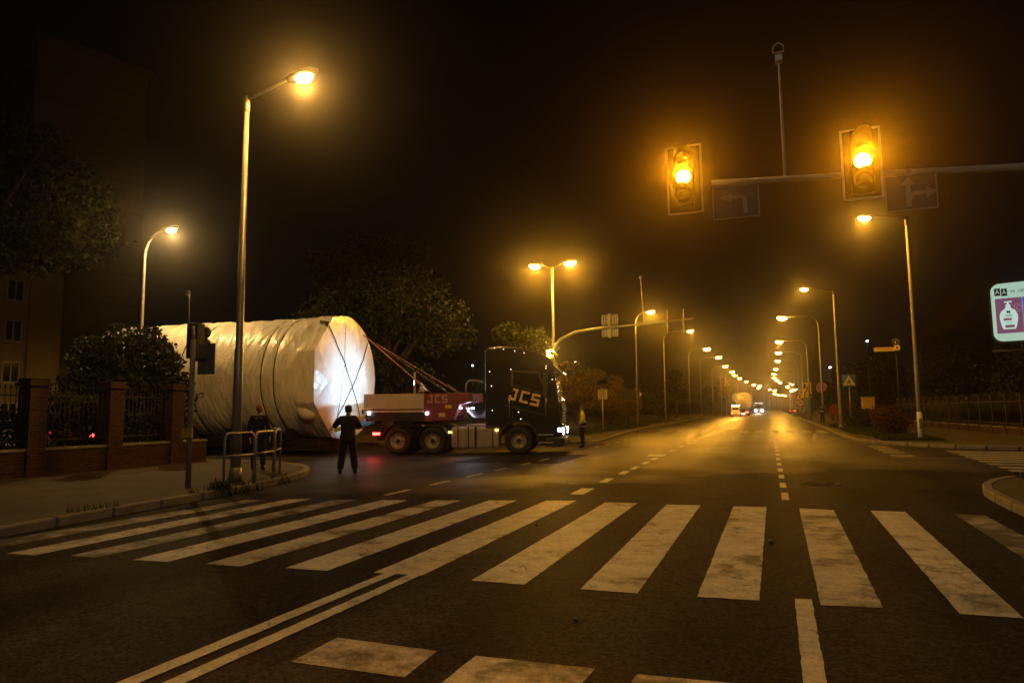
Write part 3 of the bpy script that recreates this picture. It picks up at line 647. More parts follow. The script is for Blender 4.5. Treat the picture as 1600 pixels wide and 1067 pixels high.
# double lamp
street_lamp(-10.75, 34, 9.0, [(-.62, 0), (.62, 0)], 'straight', label='double armed lamp post rising behind the truck cab', bowl_s=1.4, watts=LAMP_W * 2.2)
RL = [(6.05, 35.4, -1.35, 10.2), (4.25, 53.4, -1.55, 9.9), (4.0, 67.8, -2.7, 9.9), (3.95, 92.1, -2.8, 9.9), (3.95, 110.9, -2.8, 9.9), (3.95, 130, -2.85, 9.9), (3.95, 157, -3.2, 9.9), (3.95, 179.8, -3.6, 9.9), (3.95, 202, -3.6, 9.9), (4.2, 221.8, -3.1, 9.9), (4.4, 240.4, -2.3, 9.9), (8, 222.6, -2.8, 8.7), (8, 247.5, -3.6, 8.7), (8.2, 227.7, -3.0, 6.8), (8.6, 209.4, -2.9, 6.8)]
nth = ['second', 'third', 'fourth', 'fifth', 'sixth', 'seventh', 'eighth', 'ninth', 'tenth']
for k, (x, y, a, h) in enumerate(RL):
    lb = ('concrete lamp post with whitened foot on the right corner, by the arrow sign' if k == 0 else 'lamp post with straight arm behind the blue crossing sign' if k == 1 else
          '%s lamp of the right row counting from the near corner' % nth[k - 1] if k < 10 else ['lamp just right of the right row’s tenth', 'high lamp standing right of the road works sign', 'high lamp behind the row’s tail at right', 'low lamp right above the warning triangle', 'low lamp above the parked cars at right'][k - 10])
    street_lamp(x, y, h, [(a, 0)], 'straight' if k < 2 else 'curved', label=lb, detail=k < 5, white_base=k == 0, pole=M_POLEC if k < 2 else None, group='lamps of the right row', bowl_s=1.2 if k < 2 else 1.9 + .25 * (k > 8), watts=LAMP_W * (1.5 if k < 1 else 1.0 if k < 4 else .7 if k < 7 else .3), z0=.12, optic=.7 if k < 1 else .28)
LL = [(-10.55, 55.9, .95, 9.5), (-10.6, 71.5, 2.4, 9.5), (-10.7, 94.1, 2.1, 9.5), (-10.8, 110.3, 2.5, 9.5), (-11, 134.3, 2.1, 9.5), (-11, 156.3, 2.1, 9.5), (-11, 171.7, 1.9, 9.5), (-11, 190.7, 2.1, 9.5), (-10.4, 214.6, 2.2, 9.5), (-9.2, 245.3, 2.3, 9.5), (-7.6, 257.8, 2.3, 9.5), (-8.6, 285, 2.3, 9.5), (-4.6, 323, 2.2, 9.9), (-2.6, 348, 2.2, 9.9), (-2.8, 425, 2.2, 9.9), (-1.5, 441.7, 2.2, 9.9), (-.2, 468.7, 2.2, 9.9), (2.2, 487.4, 2.2, 9.9), (3.8, 489, 2.2, 9.9)]
nth = ['first', 'second', 'third', 'fourth', 'fifth', 'sixth', 'seventh', 'eighth']
for k, (x, y, a, h) in enumerate(LL):
    lb = '%s lamp of the left row beyond the far signal gantry' % nth[k] if k < 8 else 'lamp %s in the far tail of the left row' % ['ninth', 'tenth', 'eleventh', 'twelfth', 'thirteenth', 'fourteenth', 'fifteenth', 'sixteenth', 'seventeenth', 'next to last', 'very last'][k - 8]
    street_lamp(x, y, h, [(a, 0)], 'curved', label=lb, detail=k < 4, group='lamps of the left row', bowl_s=1.3 if k < 2 else 1.9 + .4 * (k > 8) + .5 * (k > 12), watts=LAMP_W * (2.2 if k < 2 else 1.0 if k < 4 else 2.0 if k < 8 else .35))
# the row goes on behind the camera: the same posts, out of the frame
street_lamp(5.6, -3.5, 9.9, [(-1.6, 0)], 'straight', label='lamp post of the right row standing behind the camera', group='lamps of the right row', col=(1.0, .84, .62), watts=LAMP_W * .85)
street_lamp(-19.5, 70, 4.6, [(.8, 0)], 'curved', label='low path lamp among the trees left of the sign back', watts=500, group='small lamps in the distance')

# ------------------------------------------------------------------ signal gantry over the road
M_BORD = mat('amber_lit_border', (.42, .34, .20), .5)  # border tinted amber to imitate the glow of the lenses
def signal_head(parent, x, y, z, w_=.66, h_=1.24, lit=True):
    """backboard with three lenses facing -Y"""
    b = MB().box(x - w_ / 2, x + w_ / 2, y, y + .03, z - h_ / 2, z + h_ / 2).build('backboard', M_BLK, parent, bevel=.01, seg=1)
    fr = MB(); e = .035
    for a in ((x - w_ / 2 - .002, x - w_ / 2 + e, z - h_ / 2, z + h_ / 2), (x + w_ / 2 - e, x + w_ / 2 + .002, z - h_ / 2, z + h_ / 2), (x - w_ / 2 + e, x + w_ / 2 - e, z - h_ / 2 - .002, z - h_ / 2 + e), (x - w_ / 2 + e, x + w_ / 2 - e, z + h_ / 2 - e, z + h_ / 2 + .002)):
        fr.box(a[0], a[1], y - .012, y + .002, a[2], a[3])
    fr.build('border', M_BORD, b)
    MB().box(x - .17, x + .17, y - .16, y - .002, z - .53, z + .53).build('signal_case', M_BLK, parent, bevel=.02)
    for k, c in ((1, M_GLASS), (0, M_AMBER if lit else M_GLASS), (-1, M_GLASS)):
        zz = z + k * .345
        MB().lathe([(1e-4, .045), (.07, .035), (.125, .012), (.13, 0)], 20, Matrix.Translation((x, y - .162, zz)) @ Matrix.Rotation(pi / 2, 4, 'X')).build('lens', c, parent)
        vis = MB(); n = 14; R0 = .15
        for j in range(n):
            a0, a1 = -.35 + (pi + .7) * j / n, -.35 + (pi + .7) * (j + 1) / n
            vs = []
            for rr in (R0, R0 + .008):
                for aa in (a0, a1):
                    d = .30 * (.35 + .65 * max(0, sin(aa)))
                    vs += [(x + rr * cos(aa), y - .16, zz + rr * sin(aa)), (x + rr * cos(aa), y - .16 - d, zz + rr * sin(aa))]
            vis.add(vs, [(0, 2, 3, 1), (4, 5, 7, 6), (1, 3, 7, 5)])
        vis.build('visor', M_BLK, parent)
    if lit: point_light('amber_light', parent, (x, y - .5, z), 2300, (1.0, .33, .004), .1, spot=R(62), target=(x - .3, y - 5, z - .9), blend=.9)
M_LANE = mat('lane_sign_blue', (.009, .013, .032), .6); M_DULL = mat('dull_white', (.17, .155, .13), .6)
def arrow_sign(parent, x, y, z, w_, h_, kind):
    b = MB().box(x - w_ / 2, x + w_ / 2, y, y + .02, z - h_ / 2, z + h_ / 2).build('arrow_sign', M_LANE, parent, bevel=.008, seg=1)
    fr = MB(); e = .018
    for a in ((x - w_ / 2 - .002, x - w_ / 2 + e, z - h_ / 2, z + h_ / 2), (x + w_ / 2 - e, x + w_ / 2 + .002, z - h_ / 2, z + h_ / 2), (x - w_ / 2 + e, x + w_ / 2 - e, z - h_ / 2 - .002, z - h_ / 2 + e), (x - w_ / 2 + e, x + w_ / 2 - e, z + h_ / 2 - e, z + h_ / 2 + .002)): fr.box(a[0], a[1], y - .008, y + .001, a[2], a[3])
    fr.build('border', M_DULL, b)
    a = MB(); yy0, yy1 = y - .006, y - .001; t_ = .055 * h_ / .62
    def P(poly): a.prism([(x + px * h_, z + pz * h_) for px, pz in poly], yy0, yy1)
    if kind == 'left':
        P([(.20, -.36), (.32, -.36), (.32, .02), (.20, .02)])
        P([(.20, .02), (.32, .02), (.29, .12), (.23, .17), (.12, .20), (-.12, .20), (-.12, .08), (.12, .08), (.18, .07)])
        P([(-.12, .28), (-.42, .14), (-.12, 0.0)])
    else:
        P([(-.12, -.40), (0.0, -.40), (0.0, .20), (-.12, .20)]); P([(-.24, .20), (.12, .20), (-.06, .42)])
        P([(.0, -.22), (.08, -.10), (.36, -.10), (.36, .02), (.06, .02), (.0, -.02)]); P([(.36, -.18), (.62, -.04), (.36, .10)])
    a.build('arrow', M_DULL, b)
ga = empty('signal_gantry', (9.0, 12.4, .12), 0, 'steel gantry arm over the road with two flashing amber signals', 'traffic light')
GX, GY = -9.0, 0.0
MB().tube([(0, 0, 0), (0, 0, 1.2), (0, 0, 3.6), (-.15, 0, 4.35), (-.6, 0, 4.85), (-1.4, 0, 5.02), (-3.5, 0, 5.10), (-5.26, 0, 5.16), (-7.3, 0, 5.33), (-9.9, 0, 5.53)], [.13, .12, .11, .10, .09, .085, .075, .065, .055, .045], 14).build('arm', M_POLEC, ga)
for x, z, ww, hh in ((1.50 - 9.0, 5.46, .60, 1.20), (-1.34 - 9.0, 5.57, .62, 1.26)):
    signal_head(ga, x, -.22, z, ww, hh)
    MB().box(x - .05, x + .05, -.19, .08, z - .06, z + .06).build('bracket', M_DARK, ga)
arrow_sign(ga, -.49 - 9.0, -.1, 5.10, .78, .60, 'left')
arrow_sign(ga, 2.20 - 9.0, -.1, 4.93, .74, .60, 'straight_right')
for x in (-.49 - 9.0, 2.2 - 9.0): MB().box(x - .03, x + .03, -.08, .03, 5.02, 5.36).build('bracket', M_DARK, ga)
mast = MB().tube([(.34 - 9, 0, 5.45), (.33 - 9, 0, 7.5)], [.03, .02], 8).build('camera_mast', M_POLEC, ga)
MB().box(.27 - 9, .39 - 9, -.09, .07, 7.55, 7.66).tube([(.24 - 9, 0, 7.74), (.25 - 9, 0, 7.86), (.33 - 9, 0, 7.92), (.41 - 9, 0, 7.86), (.42 - 9, 0, 7.74), (.24 - 9, 0, 7.74)], .012, 6).tube([(.33 - 9, 0, 7.5), (.33 - 9, 0, 7.74)], .02, 8).build('detector', M_POLE, mast)

# far gantry behind the truck, seen from its back
fg = empty('signal_gantry', (-10.6, 32.2, .12), 0, 'curved gantry arm behind the truck, signals turned away', 'traffic light')
MB().tube([(0, 0, 0), (0, 0, 2.2), (.02, 0, 3.4), (.22, 0, 4.3), (.75, 0, 4.95), (1.6, 0, 5.30), (2.8, 0, 5.42), (5, 0, 5.52), (7.2, 0, 5.64)], [.12, .11, .10, .09, .085, .08, .07, .055, .04], 12).build('arm', M_POLE, fg)
for dx in (0.0,):
    b = MB().box(2.85, 3.68, .12, .15, 5.0, 6.1).build('backboard', M_SIGNB, fg)
    rb = MB()
    for x0 in (2.88, 3.0, 3.12, 3.4, 3.52, 3.62):
        for z0, z1 in ((5.06, 5.36), (5.66, 6.04)): MB().box(x0, x0 + .05, .085, .119, z0, z1).build('stiffening_rib', M_POLE, b)
    MB().box(3.2, 3.32, .02, .118, 4.95, 6.12).build('signal_case', M_POLE, fg)
MB().tube([(4.95, 0, 5.5), (4.85, 0, 7.7)], [.03, .02], 8).lathe([(1e-4, 7.68), (.06, 7.7), (.06, 7.82), (1e-4, 7.86)], 8, Matrix.Translation((4.85, 0, 0))).build('camera_mast', M_POLE, fg)
for x in (6.0, 6.75): MB().box(x - .02, x + .02, .05, .32, 5.05, 6.15).box(x - .05, x + .05, -.06, .05, 5.45, 5.7).build('side_signal', M_POLE, fg)

# near left signal post, seen from behind
sp_ = empty('signal_post', (-11.12, 10.63, .12), R(8), 'slim signal post on the near left pavement with dark signal heads', 'traffic light')
MB().tube([(0, 0, 0), (0, 0, 3.0)], .055, 10).build('pole', M_POLEC, sp_); MB().tube([(0, 0, 3.0), (-.02, 0, 3.28)], .035, 8).tube([(-.12, 0, 3.2), (-.14, 0, 3.98)], .012, 6).build('aerial', M_POLE, sp_)
MB().box(-.19, -.17, -.05, .05, 3.93, 3.97).ball((-.16, 0, 3.99), .045, 8).build('detector', M_POLE, sp_)
sh = MB().box(-.22, .04, .06, .30, 2.62, 3.36).build('signal_case', M_PLAST, sp_, bevel=.02)
MB().box(-.25, .07, .31, .56, 2.62, 2.68).tube([(-.09, .3, 3.2), (-.09, .5, 3.2)], .13, 10).tube([(-.09, .3, 2.95), (-.09, .5, 2.95)], .13, 10).build('visor', M_PLAST, sh)
MB().box(.07, .48, .05, .075, 2.28, 2.92).build('blank_board', M_SIGNB, sp_, bevel=.01, seg=1); MB().box(.0, .3, .02, .05, 2.55, 2.60).build('bracket', M_DARK, sp_)
MB().box(-.12, .12, -.10, -.06, 1.0, 1.2).build('push_button', M_YEL, sp_)

# hooped railing round the corner
rl = empty('hooped_railing', (-10.35, 10.75, .12), 0, 'hooped tubular railing at the near left corner around the lamp post', 'railing')
RP = [(0, 0), (-.05, .95), (-.42, 2.0), (-1.05, 2.95), (-1.95, 3.75)]
for k in range(len(RP) - 1):
    a = Vector((*RP[k], 0)); b = Vector((*RP[k + 1], 0)); d = (b - a).normalized(); a2 = a + d * .03; b2 = b - d * .03
    hoop = [a2, a2 + Vector((0, 0, .95))] + [a2 + d * (.13 * (1 - cos(t))) + Vector((0, 0, .95 + .13 * sin(t))) for t in (.5, 1.0, pi / 2)]
    hoop += [b2 - d * (.13 * (1 - cos(t))) + Vector((0, 0, .95 + .13 * sin(t))) for t in (pi / 2, 1.0, .5)] + [b2 + Vector((0, 0, .95)), b2]
    MB().tube(hoop, .026, 10).build('hoop', M_POLE, rl)
    MB().tube([a2 + Vector((0, 0, .62)), b2 + Vector((0, 0, .62))], .022, 8).build('mid_rail', M_POLE, rl)

# ------------------------------------------------------------------ signs
def post_sign(name, x, y, h, label, cat='sign', rz=0.0, r=.035, m_=None, z0=.12):
    e = empty(name, (x, y, z0), rz, label, cat); MB().tube([(0, 0, 0), (0, 0, h)], r, 8).build('post', m_ or M_POLE, e); return e
def disc(e, name, m_, r, z, y0, y1, n=32, x=0):
    return MB().lathe([(r, y0), (r, y1)], n, Matrix.Translation((x, 0, z)) @ Matrix.Rotation(pi / 2, 4, 'X')).build(name, m_, e)
# pedestrian crossing
s = post_sign('crossing_sign', 5.17, 56.2, 3.95, 'blue square crossing sign with white triangle and walking figure')
b = MB().box(-.46, .46, -.06, -.04, 3.02, 3.92).build('plate', M_BLUE, s, bevel=.01, seg=1)
MB().prism([(-.40, 3.14), (.40, 3.14), (0, 3.86)], -.066, -.0605).build('triangle', M_WHITE, b)
fgm = MB()
for poly in ([(-.04, 3.46), (.05, 3.48), (.04, 3.32), (-.05, 3.32)], [(-.05, 3.34), (.0, 3.34), (-.10, 3.17), (-.16, 3.17)], [(-.01, 3.34), (.05, 3.34), (.13, 3.17), (.07, 3.17)], [(-.04, 3.46), (-.03, 3.42), (-.14, 3.30), (-.16, 3.33)], [(.04, 3.48), (.13, 3.36), (.11, 3.33), (.04, 3.42)]):
    fgm.prism(poly, -.071, -.0665)
fgm.lathe([(.045, .0665), (.045, .071)], 12, Matrix.Translation((.01, 0, 3.55)) @ Matrix.Rotation(pi / 2, 4, 'X')).build('walking_figure', M_BLK, b)
# no stopping
s = post_sign('no_stopping_sign', 4.42, 75.6, 4.0, 'round no stopping sign, blue with red rim and red cross')
d = disc(s, 'plate', M_RED, .50, 3.55, .045, .065); disc(s, 'blue_field', M_BLUE, .41, 3.55, .066, .070)
MB().bar((-.30, -.073, 3.25), (.30, -.073, 3.85), .006, .085).bar((-.30, -.0735, 3.85), (.30, -.0735, 3.25), .006, .085).build('cross', M_RED, d)
MB().lathe([(1e-4, .035), (.05, .02), (.055, 0)], 10, Matrix.Translation((.0, -.08, 3.38)) @ Matrix.Rotation(pi / 2, 4, 'X')).build('flash_glint', M_WSM, d)  # glowing dot put on the plate as a painted glint
# yellow lane plan
s = post_sign('lane_shift_sign', 4.35, 108, 5.2, 'tall yellow sign with black lane shift arrows on the right', r=.05)
b = MB().box(-.62, .62, -.08, -.05, 3.05, 5.15).build('plate', M_YEL, s)
a = MB()
a.prism([(-.42, 4.15), (-.12, 4.45), (-.12, 4.95), (-.42, 4.95)], -.088, -.081)
a.prism([(-.38, 3.15), (-.24, 3.15), (-.24, 3.65), (.12, 4.05), (.12, 4.55), (-.02, 4.55), (-.02, 4.12), (-.38, 3.72)], -.0885, -.0815)
a.prism([(.28, 3.15), (.42, 3.15), (.42, 4.6), (.28, 4.6)], -.088, -.081); a.prism([(.2, 4.58), (.5, 4.58), (.35, 4.92)], -.0875, -.0805); a.prism([(.42, 3.15), (.58, 3.15), (.58, 3.4), (.42, 3.5)], -.0872, -.0802)
a.build('lane_arrows', M_BLK, b)
# roadworks warning triangle with a speed limit below
s = post_sign('roadworks_sign', 3.95, 125, 4.2, 'yellow warning triangle above a round speed limit sign, far right')
b = MB().prism([(-.72, 3.05), (.72, 3.05), (0, 4.3)], -.07, -.04).build('triangle', M_RED, s); MB().prism([(-.56, 3.14), (.56, 3.14), (0, 4.12)], -.076, -.0705).build('yellow_field', M_YEL, b)
MB().prism([(-.2, 3.25), (-.06, 3.25), (.05, 3.75), (-.08, 3.8)], -.081, -.0765).prism([(.1, 3.25), (.22, 3.25), (.12, 3.7), (.05, 3.6)], -.081, -.0765).build('narrowing_mark', M_BLK, b)
d = disc(s, 'speed_limit', M_RED, .58, 2.35, .045, .065); disc(s, 'white_field', M_WHITE, .45, 2.35, .066, .071)
text_geo('40', .62, M_BLK, 'numerals', d, Matrix.Translation((0, -.074, 2.35)) @ Matrix.Rotation(pi / 2, 4, 'X'))
# red round temporary sign on a low stand
s = post_sign('temporary_sign', 4.75, 64.4, 1.5, 'dull red round temporary sign on a low stand by the hedge'); disc(s, 'plate', mat('dull_red_sign', (.14, .03, .03), .6), .48, 1.35, .04, .06)
MB().box(-.55, .55, -.3, -.22, 0, .1).box(-.55, .55, .22, .3, 0, .1).box(-.05, .05, -.3, .3, .1, .16).build('stand', M_DARK, s)
M_BLADE = mat('street_blade', (.86, .74, .40), .4, var=.05)
# street name blade and the round emblem above it
s = post_sign('street_name_sign', 6.72, 45.0, 5.15, 'yellow street name blade under a small round plate, right of the hedge', r=.03, m_=M_DARK)
b = MB().box(-1.15, -.08, -.03, -.012, 4.74, 4.99).build('name_blade', M_BLADE, s); MB().box(-.08, .2, -.05, -.03, 4.78, 5.06).build('crest_plate', M_BLADE, s)
MB().box(-1.13, -.1, -.034, -.0305, 4.945, 4.985).build('red_strip', M_RED, b)
text_geo('ul. H. Sienkiewicza', .115, M_BLK, 'lettering', b, Matrix.Translation((-.615, -.033, 4.85)) @ Matrix.Rotation(pi / 2, 4, 'X'), .002)
disc(s, 'crest', M_RED, .07, 4.92, .0505, .054, 16, .06)
d = disc(s, 'round_plate', M_BLK, .19, 5.27, .03, .045, 24)
MB().lathe([(.175, .046), (.175, .052), (.19, .052), (.19, .046)], 24, ring=True, M=Matrix.Translation((0, 0, 5.27)) @ Matrix.Rotation(pi / 2, 4, 'X')).build('rim', M_WHITE, d)
MB().prism([(-.045, 5.16), (.01, 5.16), (-.005, 5.24), (.015, 5.29), (-.03, 5.31), (-.06, 5.24)], -.056, -.0505).prism([(.005, 5.32), (.035, 5.32), (.045, 5.38), (.02, 5.38)], -.056, -.0505).build('emblem', M_WHITE, d)
# blank back of a sign across the road
s = post_sign('sign_back', -11.15, 46.3, 2.9, 'blank back of a square sign on the far left verge', r=.045); MB().box(-.34, .34, .05, .07, 2.2, 2.9).build('plate', M_SIGNB, s); MB().box(-.3, -.26, .03, .05, 2.25, 2.85).box(.26, .3, .03, .05, 2.25, 2.85).build('frame', M_POLE, s)
# dark info board in the shrubs
s = post_sign('dark_board', -12.2, 60.5, 3.2, 'dark rectangular board standing before the shrubs left of the diamond sign', m_=M_DARK); MB().box(-1.0, 1.0, -.1, -.05, 2.1, 3.3).build('panel', M_PLAST, s)
# diamond priority sign
s = post_sign('priority_sign', -12.6, 66, 3.4, 'pale diamond shaped priority sign on a thin post, far left', r=.04)
b = MB().prism([(-.62, 2.95), (0, 2.33), (.62, 2.95), (0, 3.57)], -.06, -.045).build('plate', M_WHITE, s); MB().prism([(-.42, 2.95), (0, 2.53), (.42, 2.95), (0, 3.37)], -.066, -.0605).build('yellow_field', M_YEL, b)
# give way sign seen from behind among the houses
s = post_sign('give_way_sign', -32.6, 17.6, 3.4, 'give way triangle seen from behind in front of the plaster house', rz=R(50), m_=M_DARK); MB().prism([(-.5, 3.45), (.5, 3.45), (0, 2.5)], .04, .06).build('plate', mat('sign_back_lamplit', (.45, .33, .25), .5), s)  # plate colour warmed to imitate orange lamplight

# ------------------------------------------------------------------ backlit billboard
bl = empty('billboard', (10.0, 32.48, .12), R(-21), 'backlit rounded billboard with a pump bottle advert at the right edge', 'billboard')
MB().tube([(.5, .2, 0), (.5, .2, 4.1)], .16, 14).build('column', M_DARK, bl)
def rrect(x0, x1, z0, z1, r):
    P = []
    for cx, cz, a in ((x1 - r, z0 + r, -pi / 2), (x1 - r, z1 - r, 0), (x0 + r, z1 - r, pi / 2), (x0 + r, z0 + r, pi)): P += arc(cx, cz, r, a, a + pi / 2, 6)
    return P
E_MINT = emit('backlit_poster', (.50, .80, .66), .62, (.3, .4, .35)); E_PUR = emit('backlit_purple', (.17, .06, .115), .9, (.1, .03, .06)); E_BLUE = emit('backlit_blue', (.06, .10, .55), .8, (.02, .03, .2)); E_BOT = emit('backlit_bottle', (.60, .90, .80), .70, (.3, .4, .35)); E_INK = mat('poster_ink', (.02, .02, .02), .5); E_PINK = emit('backlit_pink', (.33, .15, .24), .8)
X0 = -1.60
MB().prism(rrect(X0 - .09, 3.0, 4.02, 6.55, .36), .02, .36).build('casing', M_DARK, bl)
face = MB().prism(rrect(X0, 2.9, 4.1, 6.47, .32), -.01, .018).build('poster', E_MINT, bl)
MB().box(X0 + .13, X0 + 1.02, -.016, -.0105, 4.42, 5.85).build('purple_field', E_PUR, face)
MB().box(X0 + 1.03, X0 + 2.6, -.016, -.0105, 4.42, 5.85).build('blue_field', E_BLUE, face)
for k, x in enumerate((X0 + .13, X0 + .36)):
    q = MB().box(x, x + .20, -.017, -.0105, 5.98 - .03 * k, 6.28 - .03 * k).build('logo_tile', M_BLK, face)
    text_geo('A', .27, E_MINT, 'letter', q, Matrix.Translation((x + .10, -.019, 6.13 - .03 * k)) @ Matrix.Rotation(pi / 2, 4, 'X') @ Matrix.Diagonal((.72, 1, 1, 1)), .001)
text_geo('W 100% P', .17, mat('poster_grey', (.08, .13, .13), .5), 'slogan', face, Matrix.Translation((X0 + .66, -.013, 6.10)) @ Matrix.Rotation(pi / 2, 4, 'X'), .001, 'LEFT')
bx = X0 + .55; by = 4.58
bt = MB().prism([(bx - .20, by), (bx + .20, by), (bx + .25, by + .12), (bx + .30, by + .42), (bx + .30, by + .58), (bx + .24, by + .74), (bx + .12, by + .84), (bx + .09, by + .86), (bx + .08, by + 1.0), (bx + .03, by + 1.02), (bx + .03, by + 1.08), (bx + .14, by + 1.09), (bx + .14, by + 1.14), (bx - .10, by + 1.14), (bx - .13, by + 1.09), (bx - .03, by + 1.08), (bx - .03, by + 1.02), (bx - .08, by + 1.0), (bx - .09, by + .86), (bx - .12, by + .84), (bx - .24, by + .74), (bx - .30, by + .58), (bx - .30, by + .42), (bx - .25, by + .12)], -.022, -.0165).build('bottle_print', E_BOT, face)
MB().box(bx - .06, bx, -.026, -.0225, by + .66, by + .75).box(bx + .005, bx + .065, -.026, -.0225, by + .65, by + .74).build('bottle_logo', M_BLK, bt)
MB().box(bx - .18, bx + .10, -.026, -.0225, by + .36, by + .45).box(bx - .14, bx + .17, -.026, -.0225, by + .06, by + .17).build('bottle_band', E_PUR, bt)
MB().box(bx - .13, bx + .14, -.025, -.0225, by + .57, by + .59).box(bx - .10, bx + .12, -.025, -.0225, by + .51, by + .53).box(bx - .16, bx + .12, -.025, -.0225, by + .29, by + .30).box(bx - .12, bx + .10, -.025, -.0225, by + .23, by + .24).build('bottle_text', E_INK, bt)
for r in (.17, .09): MB().lathe([(r - .012, .0165), (r - .012, .020), (r, .020), (r, .0165)], 24, ring=True, M=Matrix.Translation((bx + .36, 0, by + .86)) @ Matrix.Rotation(pi / 2, 4, 'X')).build('ring_print', E_PINK, face)
MB().tube([(X0 + .9, .1, 3.6), (X0 + .9, .1, 4.02)], .03, 8).tube([(X0 - .1, .1, 3.72), (X0 + 3.5, .1, 3.72)], .04, 8).build('catwalk', M_DARK, bl)
MB().box(X0 + 1.02, X0 + 1.4, -.1, .05, 3.62, 3.88).build('lamp_box', M_YEL, bl)

# utility cabinet with yellow lamplight put into its colour, behind the hedge
ca = empty('street_cabinet', (6.9, 61, .12), 0, 'yellow-lit street cabinet behind the reddish hedge', 'cabinet')
MB().box(-.45, .45, -.25, .25, 0, 2.25).build('body', mat('cabinet_lamplit', (.50, .36, .18), .6), ca, bevel=.02); MB().box(-.5, .5, -.3, .3, 2.25, 2.33).build('lid', M_GREYP, ca); MB().box(-.35, .0, -.262, -.251, .15, 2.1).box(.02, .36, -.262, -.251, .15, 2.1).build('door', M_GREYP if False else mat('cabinet_door_lamplit', (.46, .33, .16), .6), ca)

# ------------------------------------------------------------------ vehicles
def RX(): return Matrix.Rotation(pi / 2, 4, 'X')
def wheel(parent, x, y, r=.52, wd=.32, rim_m=None, far=False, name='wheel'):
    M = Matrix.Translation((x, y, r)) @ RX() if not far else Matrix.Translation((x, y, r)) @ Matrix.Rotation(-pi / 2, 4, 'X')
    h = wd / 2; tm = MB().lathe([(r * .56, -h * .9), (r * .9, -h), (r * .985, -h * .7), (r, -h * .25), (r * .985, 0), (r, h * .25), (r * .985, h * .7), (r * .9, h), (r * .56, h * .9)], 32, M, ring=True)
    w_ = tm.build(name, M_RUB, parent)
    rm = MB().lathe([(1e-4, .11 * r / .52), (.09 * r, .11), (.17 * r, .07), (.22 * r, .03), (.40 * r, .02), (.50 * r, .10), (.58 * r, h * .92)], 28, M, cap=False)
    for k in range(10): rm.lathe([(.028 * r, .03), (.028 * r, .065), (1e-4, .075)], 6, M @ Matrix.Translation((.30 * r * cos(k * pi / 5), .30 * r * sin(k * pi / 5), 0)))
    rm.build('rim', rim_m or M_RIM, w_)
    hb = MB().lathe([(1e-4, .135), (.07 * r, .13), (.13 * r, .10), (.15 * r, .075)], 16, M, cap=False)
    for k in range(8): hb.lathe([(.055 * r, .062), (1e-4, .064)], 8, M @ Matrix.Translation((.44 * r * cos(k * pi / 4), .44 * r * sin(k * pi / 4), 0)))
    if r > .45: hb.build('hub', M_DARK, w_)
    return w_
def block_letters(parent, M, h, mat_, thick=.012, st=.2):
    w_ = h * .72; gap = h * .22; t = h * st
    J = [(.30, 1 - st, .95, 1), (.62, 0, .62 + st * 1.25, 1 - st), (0, 0, .62, st), (0, st, st * 1.25, .36)]
    C = [(0, 1 - st, 1, 1), (0, st, st * 1.25, 1 - st), (0, 0, 1, st)]
    S_ = [(0, 1 - st, 1, 1), (0, .5 + st / 2, st * 1.25, 1 - st), (0, .5 - st / 2, 1, .5 + st / 2), (1 - st * 1.25, st, 1, .5 - st / 2), (0, 0, 1, st)]
    for k, L_ in enumerate((J, C, S_)):
        mb = MB(); x0 = k * (w_ + gap)
        for a, b, c, d in L_: mb.box(x0 + a * w_, x0 + c * w_, -thick, 0, b * h, d * h, M)
        mb.build('letter', mat_, parent)
TR = R(12.4)
tk = empty('tractor_truck', (-8.82, 23.46, 0), TR, 'black tractor truck with amber roof beacons turning across the junction', 'truck')
arch = [(.68 * cos(a), .52 + .68 * sin(a)) for a in np.linspace(-.12, pi + .12 - .35, 12)]
prof = [(-1.22, .95), (-1.24, 3.86), (-1.1, 3.95), (-.6, 4.0), (-.1, 3.95), (.35, 3.83), (.85, 3.68), (1.16, 3.55), (1.30, 3.38), (1.38, 2.95), (1.46, 2.2), (1.54, 1.5), (1.58, 1.0), (1.58, .42), (1.45, .34), (.95, .34), (.72, .42)] + arch + [(-.70, .95)]
cab = MB().prism(prof, .02, 2.48).build('cab', M_BLACK, tk, bevel=.07, seg=3)
# side glass, set in a proud frame
MB().prism([(-.24, 2.52), (.98, 2.16), (1.02, 2.48), (.80, 3.02), (-.24, 3.10)], -.012, .012).build('window_frame', M_PLAST, cab, bevel=.008, seg=1)
MB().prism([(-.17, 2.58), (.90, 2.26), (.93, 2.46), (.74, 2.94), (-.17, 3.02)], -.018, -.013).build('side_window', M_GLASS, cab)
MB().prism([(1.40, 1.95), (1.30, 3.0), (1.33, 3.0), (1.43, 1.95)], .18, 2.32, Matrix.Translation((.03, 0, 0))).build('windscreen', M_GLASS, cab)
MB().prism([(1.28, 3.05), (1.62, 2.93), (1.62, 2.97), (1.30, 3.28)], .15, 2.35).build('sun_visor', M_PLAST, tk)
for z in np.arange(.72, 1.82, .11): MB().box(1.56, 1.615, .42, 2.08, z, z + .05).build('grille_bar', M_CHROME, tk)
MB().box(1.545, 1.575, .36, 2.14, .66, 1.88).build('grille', M_PLAST, tk)
MB().prism([(1.0, .30), (1.66, .30), (1.72, .42), (1.70, .62), (1.0, .62)], -.01, 2.51).build('bumper', M_PLAST, tk, bevel=.04)
for y0, y1 in ((.02, .36), (2.14, 2.48)):
    h = MB().prism([(1.30, .70), (1.64, .70), (1.62, 1.08), (1.45, 1.12), (1.30, .98)], y0 - .02, y1).build('headlight', M_GLASS, tk, bevel=.03)
    MB().box(1.44, 1.665, y0 - .035 if y0 < 1 else y1 - .09, y0 + .10 if y0 < 1 else y1 + .035, .83, .97).box(1.5, 1.66, y0 + .05, y1 - .05, .72, .80).build('headlight_lens', M_WLAMP, h, bevel=.02, seg=1)
